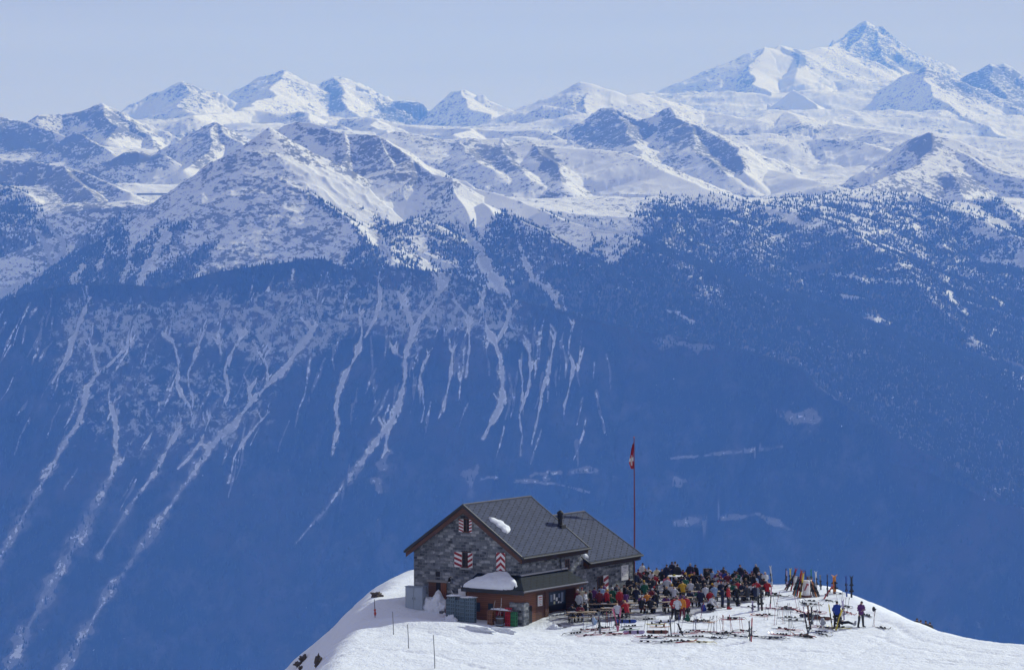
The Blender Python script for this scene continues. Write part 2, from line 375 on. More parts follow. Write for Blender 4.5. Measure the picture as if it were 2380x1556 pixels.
def build_ranges():
    # polar sheet: 1500 image columns, rows closer together where the view looks straight at the slope
    px = np.arange(-190, 2572, 1.9)
    u = (px - 1190) / FP
    rows = np.concatenate([np.linspace(6500, 8500, 8)[:-1], np.linspace(8500, 10750, 660)[:-1], np.linspace(10750, 13200, 400)[:-1], np.linspace(13200, 18500, 330)[:-1], np.linspace(18500, 33000, 380)])
    C, Rw = len(u), len(rows)
    Y = np.repeat(rows[:, None], C, 1).ravel()
    X = (rows[:, None] * u[None, :]).ravel()
    # gentle domain warp so that nothing runs ruler straight
    wx = X + 55 * fbm(X / 700, Y / 700, 3, 5) * np.clip((Y - 9000) / 4000, 0.3, 1.6)
    wy = Y + 55 * fbm(X / 700 + 40, Y / 700, 3, 9) * np.clip((Y - 9000) / 4000, 0.3, 1.6)
    # basins: distance weighted mean of hand-set floor points (image pixel, chosen distance)
    num = np.zeros_like(X); den = np.zeros_like(X)
    for bx, by, bd in BASIN:
        p = at(bx, by, bd * 1000)
        d2 = (X - p.x) ** 2 + ((Y - p.y) * 0.8) ** 2 + 250.0 ** 2
        w = 1.0 / (d2 * d2)
        num += w * p.z; den += w
    Z = num / den - np.clip((Y - 10500) / 3000, 0, 1) * 55 - np.clip((12500 - Y) / 700, 0, 1) * 420 - np.clip((11100 - Y) / 500, 0, 1) * 2500
    Z = np.maximum(Z, -1750)
    G = np.zeros(len(X), np.int8)
    T = X * 0.7 + Y * 0.7
    Dd = np.full(len(X), 900.0)
    Rg = np.full(len(X), 0.35)
    gid = {}
    ri = 0
    y0_ = Y
    crest_y = np.interp(1190 + FP * X / Y, [p[0] for p in A_PTS], [p[2] * 1000 for p in A_PTS])
    for (g, sn, sf, pts, rough, kink) in RIDGES:
        gi = gid.setdefault(g, len(gid))
        P = [at(a, b, c * 1000) for a, b, c in pts]
        bx = np.array([p.x for p in P]); by = np.array([p.y for p in P]); top = max(p.z for p in P)
        m = 3600 if P[0].y < 16000 else 6000
        sel = np.nonzero((X > bx.min() - m) & (X < bx.max() + m) & (Y > by.min() - m) & (Y < by.max() + m))[0]
        if not len(sel):
            continue
        x, y = wx[sel], wy[sel]
        best = np.full(len(sel), 1e9); hz = np.zeros(len(sel)); sl_ = np.zeros(len(sel)); tt = np.zeros(len(sel))
        acc = 0.0
        for i in range(len(P) - 1):
            a, b = P[i], P[i + 1]
            dx, dy = b.x - a.x, b.y - a.y
            L2 = dx * dx + dy * dy
            t = np.clip(((x - a.x) * dx + (y - a.y) * dy) / L2, 0, 1)
            ex = x - a.x - t * dx; ey = y - a.y - t * dy
            d = np.sqrt(ex * ex + ey * ey)
            mm = d < best
            side = dx * ey - dy * ex
            k = np.clip(side / (d * math.sqrt(L2) + 1e-3), -1, 1)
            s = 0.5 * (sn + sf) + 0.5 * (sf - sn) * np.clip(k * 1.6, -1, 1)
            best = np.where(mm, d, best)
            hz = np.where(mm, a.z + t * (b.z - a.z), hz)
            sl_ = np.where(mm, s, sl_)
            tt = np.where(mm, acc + t * math.sqrt(L2), tt)
            acc += math.sqrt(L2)
        Lc = 900.0 if P[0].y < 16000 else 1500.0
        z = hz - sl_ * (0.88 * best + 0.12 * Lc * (1 - np.exp(-best / Lc)))
        # ribs and gullies run straight down from the crest
        sc = 1.0 if P[0].y < 16000 else 1.7
        rib = ridged(tt / (260 * sc) + ri * 9.1, best / (1500 * sc) + 3.3, 3, ri + 50) - 0.7
        z = z + rib * rough * 22 * sc * np.clip(best / (260 * sc), 0, 1)
        cur = Z[sel]
        w = z > cur
        if g != 'front':                       # ranges behind the near rim stop at the rim
            w &= y0_[sel] > crest_y[sel] - 60
        ids = sel[w]
        Z[ids] = z[w]; G[ids] = gi + 1; T[ids] = tt[w] + ri * 7717.0; Dd[ids] = best[w]; Rg[ids] = rough
        ri += 1
    Z = Z + np.where(G == 0, 34 * fbm(X / 800, Y / 480, 3, 404) * np.clip((Y - 12500) / 2500, 0, 1.6), 0)
    # broken ground
    far = np.clip((Y - 9000) / 9000, 0, 2)
    near0 = np.clip(Dd / 220.0, 0.12, 1)
    n1 = ridged(X / 420, Y / 420, 5, 3) - 0.8
    n2 = fbm(X / 130, Y / 130, 4, 21)
    n3 = ridged(X / 75, Y / 75, 3, 61) - 0.8
    Z = Z + Rg * near0 * (n1 * (17 + 15 * far) + n2 * (7 + 6 * far) + n3 * (4 + 4 * far))
    return px, u, rows, C, Rw, X, Y, Z, G, gid, T, Dd, Rg

PX, U, ROWS, NC, NR, TX, TY, TZ, TG, GID, TT, TD, TR = build_ranges()

# ---- what grows and lies where
TPX, TPY = to_image(TX, TY, TZ)  # vertices as image pixels; the masks below are outlined in them
JX = TPX + 9 * fbm(TX / 160, TY / 160, 4, 77)
JY = TPY + 9 * fbm(TX / 160 + 31, TY / 160, 4, 78)

def poly_mask(poly, soft, d0, d1, jit=1.0):
    """1 inside the outline, soft at its edge, only between two distances"""
    out = np.zeros(len(TX), np.float32)
    P = np.array(poly, float)
    x = TPX + (JX - TPX) * jit; y = TPY + (JY - TPY) * jit
    sel = np.nonzero((x > P[:, 0].min() - soft) & (x < P[:, 0].max() + soft) & (y > P[:, 1].min() - soft) & (y < P[:, 1].max() + soft) & (TY > d0 * 1000) & (TY < d1 * 1000))[0]
    if not len(sel):
        return out
    x = x[sel]; y = y[sel]
    ins = np.zeros(len(sel), bool); best = np.full(len(sel), 1e9)
    for i in range(len(P)):
        (ax, ay), (bx, by) = P[i], P[(i + 1) % len(P)]
        dx, dy = bx - ax, by - ay
        t = np.clip(((x - ax) * dx + (y - ay) * dy) / (dx * dx + dy * dy + 1e-9), 0, 1)
        best = np.minimum(best, np.hypot(x - ax - t * dx, y - ay - t * dy))
        c = ((ay > y) != (by > y)) & (x < (bx - ax) * (y - ay) / (by - ay + 1e-12) + ax)
        ins ^= c
    sd = np.where(ins, best, -best)
    out[sel] = np.clip(sd / soft * 0.5 + 0.5, 0, 1)
    return out

WN = fbm(TX / 75, TZ / 75 + TY / 150, 4, 301)
def line_mask(pts, d0, d1, jit=0.45, soft=0.35):
    """a gully or strip: points with half widths"""
    out = np.zeros(len(TX), np.float32)
    P = np.array(pts, float)
    mx = P[:, 2].max() * 1.6 + 8
    x = TPX + (JX - TPX) * jit; y = TPY + (JY - TPY) * jit
    sel = np.nonzero((x > P[:, 0].min() - mx) & (x < P[:, 0].max() + mx) & (y > P[:, 1].min() - mx) & (y < P[:, 1].max() + mx) & (TY > d0 * 1000) & (TY < d1 * 1000))[0]
    if not len(sel):
        return out
    x = x[sel]; y = y[sel]; best = np.full(len(sel), 9.0)
    for i in range(len(P) - 1):
        ax, ay, aw = P[i]; bx, by, bw = P[i + 1]
        dx, dy = bx - ax, by - ay
        t = np.clip(((x - ax) * dx + (y - ay) * dy) / (dx * dx + dy * dy + 1e-9), 0, 1)
        best = np.minimum(best, np.hypot(x - ax - t * dx, y - ay - t * dy) / (aw + t * (bw - aw)))
    best = best / np.clip(0.95 + 1.5 * WN[sel], 0.35, 1.8)
    out[sel] = np.clip((1.0 + soft - best) / (2 * soft), 0, 1)
    return out

FOREST = np.zeros(len(TX), np.float32)
ROCK = np.zeros(len(TX), np.float32)
SNOWY = np.zeros(len(TX), np.float32)      # open snow lanes through wood and cliff
SCREE = np.zeros(len(TX), np.float32)      # cliff bands of the near valley side
FRONT = (TG == GID['front'] + 1) & (TY < 10700)
def below_crest(extra):
    xs = [p[0] for p in A_PTS]; ys = [p[1] for p in A_PTS]
    return TPY > np.interp(TPX, xs, ys) + extra
WALL = (TY < 10720) & below_crest(-6)
FOREST[WALL] = 1.0
for poly, den, d0, d1, soft in [
    ([(-60, 735), (0, 700), (142, 594), (199, 541), (287, 490), (304, 500), (292, 560), (345, 545), (420, 505), (446, 518), (420, 560), (360, 610), (335, 640), (480, 560), (512, 560), (470, 620), (440, 655), (400, 690), (0, 760)], 0.8, 10.75, 12.9, 16),
    ([(675, 437), (704, 438), (770, 480), (805, 508), (780, 508), (720, 472)], 0.9, 10.8, 12.2, 8),
    ([(805, 500), (835, 518), (870, 575), (930, 640), (820, 640), (795, 615), (832, 560)], 0.95, 10.8, 12.2, 8),
    ([(836, 476), (872, 486), (928, 524), (950, 508), (985, 503), (1012, 488), (1032, 492), (1062, 512), (1090, 560), (1120, 610), (1158, 672), (1190, 720), (1060, 660), (930, 650), (880, 600), (905, 580), (880, 540)], 0.62, 10.7, 12.3, 9),
    ([(1040, 410), (1056, 420), (1062, 470), (1035, 490), (1020, 450)], 0.45, 11.5, 12.6, 8),
    ([(1070, 520), (1095, 520), (1120, 545), (1155, 500), (1172, 489), (1232, 518), (1303, 560), (1375, 599), (1450, 640), (1600, 700), (1700, 830), (1480, 800), (1310, 760), (1200, 720), (1150, 640), (1110, 590)], 0.95, 10.3, 12.0, 8),
    ([(1380, 560), (1420, 600), (1463, 556), (1480, 520), (1500, 495), (1540, 470), (1600, 468), (1651, 468), (1711, 478), (1765, 474), (1830, 485), (1917, 514), (1978, 539), (2040, 560), (2120, 620), (2200, 710), (2300, 820), (2500, 1000), (2500, 1300), (2160, 1100), (1860, 900), (1600, 830), (1450, 660), (1375, 606)], 0.98, 9.2, 13.4, 34),
    ([(1225, 484), (1330, 500), (1400, 520), (1500, 500), (1560, 540), (1490, 575), (1400, 545), (1300, 520)], 0.4, 11.3, 13.2, 10),
    ([(1782, 480), (1850, 458), (1900, 464), (1960, 455), (2040, 458), (2110, 446), (2150, 459), (2209, 484), (2259, 498), (2334, 534), (2460, 570), (2520, 950), (2300, 850), (2120, 640), (2031, 560), (1917, 530)], 0.85, 9.2, 14.3, 26),
    ([(2135, 452), (2150, 459), (2209, 484), (2259, 498), (2300, 520), (2290, 560), (2200, 560), (2140, 520)], 1.0, 12.5, 14.3, 6),
    ([(2263, 464), (2316, 461), (2380, 506), (2460, 530), (2460, 580), (2334, 538), (2290, 500)], 0.9, 12.8, 14.6, 8),
    ([(-160, 415), (0, 430), (53, 446), (117, 513), (147, 552), (140, 584), (98, 545), (78, 520), (104, 600), (70, 650), (-160, 680)], 0.85, 12.4, 13.9, 10),
    ]:
    FOREST = np.maximum(FOREST, den * poly_mask(poly, soft, d0, d1))
for poly, den, d0, d1 in [
    ([(684, 284), (797, 314), (888, 316), (966, 369), (1005, 407), (1040, 440), (1000, 436), (940, 424), (870, 404), (800, 412), (770, 380), (740, 330), (700, 300)], 0.5, 11.7, 13.2),
    ([(640, 300), (660, 325), (727, 376), (716, 394), (690, 368), (655, 342)], 0.6, 11.5, 13),
    ([(-160, 250), (0, 268), (71, 287), (135, 320), (170, 305), (200, 312), (252, 354), (200, 376), (100, 356), (-160, 350)], 0.62, 15, 18.2),
    ([(150, 262), (223, 239), (280, 263), (340, 312), (372, 337), (310, 322), (250, 322), (200, 292)], 0.6, 16, 18.5),
    ([(205, 380), (300, 351), (380, 356), (330, 378), (266, 392)], 0.95, 14, 15.5),
    ([(-160, 365), (0, 368), (130, 374), (230, 410), (285, 442), (240, 500), (150, 500), (90, 462), (53, 440), (-160, 410)], 0.62, 12.4, 14.6),
    ([(443, 318), (493, 284), (535, 318), (505, 360), (470, 402), (430, 392), (440, 350)], 0.5, 14, 16),
    ([(1060, 350), (1180, 330), (1220, 398), (1170, 392), (1100, 372)], 0.72, 13.3, 15),
    ([(1240, 332), (1290, 345), (1315, 432), (1260, 402), (1230, 365)], 0.75, 13.3, 15),
    ([(1325, 300), (1399, 252), (1452, 262), (1530, 300), (1500, 330), (1430, 347), (1340, 337)], 0.66, 15, 18),
    ([(1530, 250), (1604, 285), (1651, 310), (1704, 331), (1738, 391), (1680, 410), (1600, 350), (1530, 320)], 0.62, 14.5, 17.5),
    ([(2085, 340), (2120, 316), (2163, 305), (2206, 342), (2174, 351), (2130, 384), (2125, 345)], 0.75, 14.5, 15.8),
    ([(1958, 88), (1992, 55), (2010, 50), (2056, 96), (2088, 117), (2138, 146), (2100, 160), (2080, 165), (2020, 155), (1975, 130), (1950, 112)], 0.42, 28.5, 32),
    ([(1843, 112), (1865, 118), (1884, 152), (1850, 156)], 0.8, 27, 29),
    ([(2088, 122), (2200, 174), (2227, 184), (2298, 146), (2340, 145), (2400, 190), (2460, 290), (2340, 245), (2250, 240), (2190, 205), (2138, 165)], 0.55, 22, 31),
    ([(380, 214), (429, 188), (500, 222), (480, 250), (420, 262)], 0.42, 21, 25),
    ([(635, 168), (700, 190), (722, 232), (680, 205)], 0.5, 22, 26),
    ([(736, 200), (790, 177), (805, 240), (815, 262), (760, 255)], 0.55, 22, 26),
    ([(870, 234), (985, 236), (1002, 275), (930, 292), (870, 272)], 0.66, 20, 26),
    ([(690, 255), (735, 292), (660, 282)], 0.6, 17, 21),
    ([(620, 297), (672, 392), (704, 442), (810, 505), (835, 600), (735, 606), (450, 650), (330, 640), (400, 540), (500, 402)], 0.27, 10.8, 12.7),
    ([(913, 304), (1050, 320), (1230, 330), (1200, 350), (1060, 350), (930, 330)], 0.45, 13.8, 16),
    ([(1925, 318), (2010, 328), (2000, 352), (1915, 347)], 0.5, 15, 20),
    ([(2190, 395), (2270, 408), (2310, 452), (2230, 442), (2150, 420)], 0.55, 13.5, 15.5),
    ([(2230, 360), (2380, 410), (2380, 450), (2290, 420)], 0.4, 13.5, 15.5),
    ([(1740, 150), (1765, 140), (1755, 200), (1700, 215)], 0.3, 25, 29),
    ]:
    ROCK = np.maximum(ROCK, den * poly_mask(poly, 9, d0, d1, 1.3))
ROCK = np.maximum(ROCK, np.clip(0.08 + 0.55 * fbm(TX / 900, TY / 900, 3, 660), 0, 0.5) * (TPX < 1720) * (TY < 19000) * (TY > 10700))
ROCK = np.maximum(ROCK, np.clip(0.05 + 0.5 * fbm(TX / 1100, TY / 1100, 3, 661), 0, 0.4) * (TY >= 12000))
# wind-smoothed bowls and glaciers with no rock showing
for poly, k, d0, d1 in [
    ([(676, 385), (727, 400), (800, 428), (905, 445), (985, 500), (930, 512), (850, 472), (770, 458), (705, 435)], 0.5, 11.2, 13.2),
    ([(925, 342), (1050, 412), (1160, 450), (1300, 502), (1470, 545), (1440, 552), (1250, 505), (1080, 485), (1055, 430), (980, 385)], 0.4, 11.2, 13.5),
    ([(320, 405), (440, 380), (470, 415), (400, 450), (300, 452)], 0.4, 12.5, 17),
    ([(1330, 360), (1533, 395), (1720, 465), (1560, 470), (1400, 445)], 0.35, 12, 15),
    ([(1780, 115), (1832, 150), (1900, 200), (1965, 240), (1900, 290), (1790, 240), (1755, 170)], 0.5, 22, 30),
    ([(1750, 290), (2000, 320), (2050, 400), (1850, 450), (1720, 440)], 0.2, 13.5, 22),
    ([(330, 240), (420, 220), (400, 260), (330, 265)], 0.3, 20, 26), ([(1380, 200), (1500, 225), (1440, 250), (1370, 255)], 0.3, 20, 24),
    ]:
    ROCK = ROCK - k * poly_mask(poly, 14, d0, d1)
# cliff bands under the wooded rim
SCREE = np.maximum(SCREE, poly_mask([(150, 700), (215, 690), (300, 700), (420, 690), (560, 684), (700, 655), (760, 640), (930, 640), (1060, 642), (1100, 690), (1215, 705), (1230, 770), (1180, 800), (1100, 785), (1010, 770), (960, 830),
    (900, 780), (840, 765), (760, 800), (700, 850), (620, 850), (540, 800), (440, 800), (380, 780), (300, 810), (230, 850), (190, 820), (140, 780)], 26, 8.5, 10.72, 2.0))
SCREE = np.maximum(SCREE, 0.55 * poly_mask([(100, 760), (400, 800), (640, 870), (640, 980), (540, 1060), (330, 1040), (200, 1000), (120, 920)], 60, 8.5, 10.6, 2.0))
FAINT = np.zeros(len(TX), np.float32)
LANES = [
    [(735, 755, 10), (710, 788, 11), (670, 848, 10), (623, 895, 7), (583, 934, 8), (548, 978, 9), (493, 1033, 11), (445, 1104, 10), (400, 1175, 9), (350, 1235, 9), (280, 1340, 9), (210, 1450, 10), (140, 1560, 12)],
    [(209, 690, 6), (189, 741, 8), (166, 796, 8), (154, 836, 6), (134, 871, 4), (124, 890, 4)],
    [(205, 785, 5), (221, 836, 5), (227, 867, 6), (201, 899, 8), (197, 938, 8), (185, 978, 8), (158, 1017, 8), (130, 1064, 9), (102, 1112, 9), (70, 1170, 9), (20, 1262, 9), (-40, 1340, 9)],
    [(311, 796, 4), (252, 848, 4), (227, 870, 5)],
    [(258, 946, 6), (268, 978, 7), (270, 1025, 7), (268, 1072, 8), (252, 1116, 10), (229, 1160, 12), (190, 1240, 13), (140, 1320, 13), (80, 1430, 13), (20, 1550, 14)],
    [(424, 995, 5), (394, 1037, 7), (367, 1084, 8), (335, 1131, 7), (311, 1165, 6), (230, 1290, 5)],
    [(378, 773, 5), (406, 796, 5), (416, 836, 4), (412, 891, 5), (422, 919, 5), (441, 946, 5), (449, 970, 6), (445, 994, 4)],
    [(473, 777, 5), (453, 828, 4), (438, 867, 4), (438, 899, 3), (449, 926, 4), (446, 950, 4)],
    [(508, 788, 4), (516, 822, 4)], [(571, 769, 6), (544, 812, 6), (532, 844, 4), (524, 867, 5), (528, 911, 4), (520, 942, 3)],
    [(604, 818, 4), (621, 852, 4), (623, 890, 5)], [(575, 900, 5), (583, 930, 5)],
    [(627, 958, 3), (591, 997, 4), (564, 1029, 4), (544, 1061, 4), (530, 1120, 3)],
    [(489, 966, 3), (469, 1025, 4), (434, 1068, 4), (414, 1088, 3)],
    [(882, 640, 5), (884, 700, 6), (870, 745, 5), (848, 785, 5)], [(834, 720, 5), (842, 773, 6), (831, 816, 7), (803, 863, 6), (787, 907, 6), (783, 942, 6), (787, 982, 5), (779, 1020, 5), (770, 1052, 3)],
    [(925, 680, 7), (950, 740, 9), (960, 765, 10), (957, 790, 9), (949, 812, 7), (941, 836, 8), (941, 875, 9), (929, 926, 9), (917, 966, 9), (897, 997, 10), (866, 1041, 9), (827, 1092, 8), (783, 1147, 6), (740, 1200, 4), (690, 1262, 3)],
    [(900, 995, 7), (896, 1045, 7), (888, 1064, 6)], [(1040, 650, 16), (1010, 690, 12), (975, 740, 9), (958, 780, 8)],
    [(915, 815, 3), (935, 832, 4)],
    [(1114, 686, 6), (1118, 729, 6), (1134, 769, 6), (1154, 796, 7), (1166, 836, 7), (1170, 875, 7), (1166, 919, 7), (1154, 950, 7), (1138, 986, 5), (1124, 1017, 3)],
    [(1160, 950, 4), (1145, 980, 6)], [(1187, 718, 7), (1170, 769, 4), (1158, 792, 4)], [(1051, 694, 5), (1075, 721, 4), (1099, 749, 3)],
    [(1233, 804, 5), (1235, 852, 5), (1225, 907, 4), (1213, 938, 5), (1205, 962, 4), (1213, 1013, 2.5), (1211, 1060, 2)],
    [(1209, 836, 3), (1215, 883, 3.5), (1210, 930, 4)],
    [(1292, 773, 3), (1284, 820, 4), (1272, 867, 4), (1256, 915, 3.5), (1248, 978, 3), (1237, 1033, 2)],
    [(1335, 757, 2.5), (1327, 789, 2.5), (1323, 820, 2), (1335, 852, 3.5), (1323, 899, 3), (1311, 938, 2.5), (1310, 966, 2)],
    [(1000, 824, 3.5), (976, 875, 4), (976, 899, 4), (988, 946, 2.5), (982, 978, 2)],
    [(1055, 804, 2.5), (1051, 860, 3), (1034, 938, 3), (1032, 955, 3)], [(1087, 757, 4), (1093, 808, 3), (1083, 875, 2.5)],
    ]
lr = random.Random(5)
for pts in LANES:
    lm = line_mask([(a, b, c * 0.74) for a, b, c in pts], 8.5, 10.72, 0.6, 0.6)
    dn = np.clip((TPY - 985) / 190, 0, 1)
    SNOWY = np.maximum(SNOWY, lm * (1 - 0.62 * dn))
    if pts[-1][1] > 1050:
        FAINT = np.maximum(FAINT, dn * line_mask([(a, b, c * 1.25) for a, b, c in pts], 8.5, 10.72, 0.5, 0.9))
    (x0, y0, w0), (x1, y1, w1) = pts[0], pts[1]
    for q in range(int(2 + w0 * 0.55)):          # feeders spreading up into the cliffs
        t = lr.uniform(0, 0.6)
        sx, sy = x0 + t * (x1 - x0), y0 + t * (y1 - y0)
        dx, up = lr.uniform(-1, 1) * (8 + w0 * 2.2), lr.uniform(14, 30 + w0 * 3)
        mid = (sx + dx * 0.4 + lr.uniform(-4, 4), sy - up * 0.5, lr.uniform(1.6, 3.0))
        SNOWY = np.maximum(SNOWY, 0.9 * line_mask([(sx, sy, max(1.5, w0 * 0.4)), mid, (sx + dx, sy - up, 1.0)], 8.5, 10.72, 1.0, 0.8))
for q in range(190):                              # faint runnels all over the near side
    x = lr.uniform(-30, 1420)
    crest = float(np.interp(x, [p[0] for p in A_PTS], [p[1] for p in A_PTS]))
    y = crest + 20 + lr.random() ** 1.6 * (430 if x < 700 else 300)
    ln = lr.uniform(24, 110); sl_ = (-0.42 if x < 700 else -0.2 if x < 1100 else -0.05) + lr.uniform(-.25, .25)
    w = lr.uniform(0.9, 2.4)
    SNOWY = np.maximum(SNOWY, lr.uniform(.3, .62) * line_mask([(x, y, w), (x + sl_ * ln * .5 + lr.uniform(-4, 4), y + ln * .5, w * 1.2), (x + sl_ * ln, y + ln, w * .5)], 8.5, 10.72, 1.0, 0.8))
for pts, k in [
    ([(893, 1064, 16), (888, 1095, 22), (884, 1135, 12)], 0.45), ([(1110, 1085, 7), (1095, 1110, 10), (1090, 1150, 6)], 0.4), ([(1118, 1113, 6), (1150, 1110, 4)], 0.6),
    ([(1545, 724, 3), (1575, 733, 6), (1610, 747, 3)], 1.0), ([(1530, 788, 8), (1590, 798, 12), (1655, 808, 6)], 0.45),
    ([(1845, 965, 20), (1870, 970, 22), (1905, 978, 8)], 0.45), ([(1565, 1110, 12), (1580, 1125, 8)], 0.45),
    ([(1560, 1066, 3), (1680, 1054, 3), (1820, 1040, 3)], 0.5), ([(1570, 1215, 5), (1640, 1208, 6), (1700, 1202, 5), (1760, 1195, 6), (1790, 1210, 5), (1845, 1228, 3)], 0.55),
    ([(1195, 1117, 2.5), (1290, 1125, 2.5), (1370, 1142, 1.5)], 0.6), ([(1235, 1107, 4), (1300, 1098, 4)], 0.5), ([(1320, 1100, 4), (1360, 1092, 4), (1385, 1096, 3)], 0.6), ([(1265, 1112, 8), (1275, 1100, 8)], 0.35),
    ([(1900, 890, 6), (1940, 910, 5), (1985, 935, 3)], 0.4), ([(1200, 1215, 5), (1280, 1235, 5)], 0.0),
    ]:
    if k < 0.9:
        FAINT = np.maximum(FAINT, min(1, k * 1.5) * line_mask(pts, 8.0, 10.72, 1.0, 0.8))
        k *= 0.5
    SNOWY = np.maximum(SNOWY, k * line_mask(pts, 8.0, 10.72, 1.0, 0.6))
for pts, k in [
    ([(1062, 506, 4), (1094, 552, 6), (1130, 609, 9), (1150, 650, 11), (1170, 690, 12)], 1.0), ([(1205, 570, 4), (1245, 647, 6), (1272, 674, 8), (1304, 716, 7)], 0.9),
    ([(1255, 640, 3), (1300, 690, 4), (1320, 720, 3)], 0.6), ([(860, 540, 3), (900, 585, 7), (930, 615, 5)], 1.0), ([(980, 560, 8), (990, 620, 10)], 0.6),
    ([(1780, 490, 3), (1830, 502, 8), (1878, 523, 3)], 1.0), ([(1300, 505, 3), (1389, 533, 6), (1470, 548, 4)], 1.0),
    ([(1940, 690, 3), (1985, 690, 5), (2010, 694, 2)], 1.0), ([(2005, 740, 3), (2040, 745, 5), (2080, 750, 2)], 0.9), ([(2000, 645, 6), (2060, 652, 10), (2115, 655, 6)], 0.55),
    ([(2205, 680, 6), (2230, 715, 6), (2252, 740, 3)], 0.65), ([(2000, 720, 4), (2060, 755, 3)], 0.3), ([(1900, 640, 3), (1990, 642, 4)], 0.45), ([(2225, 610, 4), (2320, 606, 5), (2370, 608, 10)], 0.5),
    ([(2372, 600, 14), (2395, 610, 16)], 1.0), ([(2260, 532, 5), (2300, 540, 9), (2330, 552, 4)], 0.9), ([(2270, 520, 4), (2330, 516, 6), (2390, 522, 4)], 0.9), ([(2230, 490, 4), (2280, 505, 6)], 0.4),
    ([(2310, 690, 5), (2330, 710, 6)], 0.5), ([(2310, 770, 10), (2315, 750, 8)], 0.35), ([(2100, 835, 14), (2140, 850, 10)], 0.18),
    ([(1600, 640, 20), (1660, 690, 18), (1700, 760, 10)], 0.25), ([(1690, 590, 30), (1800, 560, 20)], 0.2),
    ([(2200, 1020, 8), (2240, 1022, 8)], 0.3), ([(2290, 1030, 8), (2330, 1022, 5), (2380, 1012, 5)], 0.4), ([(2320, 1090, 10), (2370, 1120, 10)], 0.25), ([(2150, 990, 6), (2230, 1010, 4)], 0.3),
    ([(85, 545, 4), (110, 575, 14), (118, 600, 8)], 1.0), ([(145, 548, 3), (150, 580, 7), (118, 622, 5), (60, 655, 8), (0, 684, 13)], 1.0),
    ([(60, 470, 3), (110, 520, 4), (140, 560, 5)], 1.0), ([(310, 555, 7), (300, 620, 8), (285, 660, 8)], 0.7), ([(385, 545, 10), (350, 610, 8), (325, 660, 8)], 0.7), ([(190, 620, 7), (160, 670, 9)], 0.7), ([(255, 560, 4), (230, 620, 6)], 0.6),
    ]:
    SNOWY = np.maximum(SNOWY, k * line_mask(pts, 10.73, 16.0, 1.0, 0.5))
FOREST = np.clip(FOREST, 0, 1)
FOREST = np.where((TY > 10750) & ~WALL, FOREST * (0.60 + 0.40 * np.clip((110 - TZ) / 280, 0, 1)), FOREST)
# stripes of wood run down the fall line
STR = fbm(TT / 95.0, TD / 700.0, 4, 91)
FN = fbm(TX / 70, TY / 70, 4, 92)
dens = FOREST * 1.05 + STR * 0.42 + FN * 0.35
WOOD = np.where(FOREST > 0.02, np.clip(dens, 0, 1.2), 0).astype(np.float32)
# the valley side is closed forest apart from its lanes
clear = np.clip(SNOWY + FN * 0.5 * (SNOWY > 0) * (SNOWY < 0.95), 0, 1)
WOOD = np.minimum(WOOD, 0.82 + 0.15 * np.clip((-20 - TZ) / 220, 0, 1))
WOOD = np.where(WALL, 1.12 + 0.1 * STR, WOOD) * (1 - clear)
scr = np.clip(SCREE + 0.25 * STR, 0, 1) * WALL
SCREE = (scr * (1 - clear)).astype(np.float32)

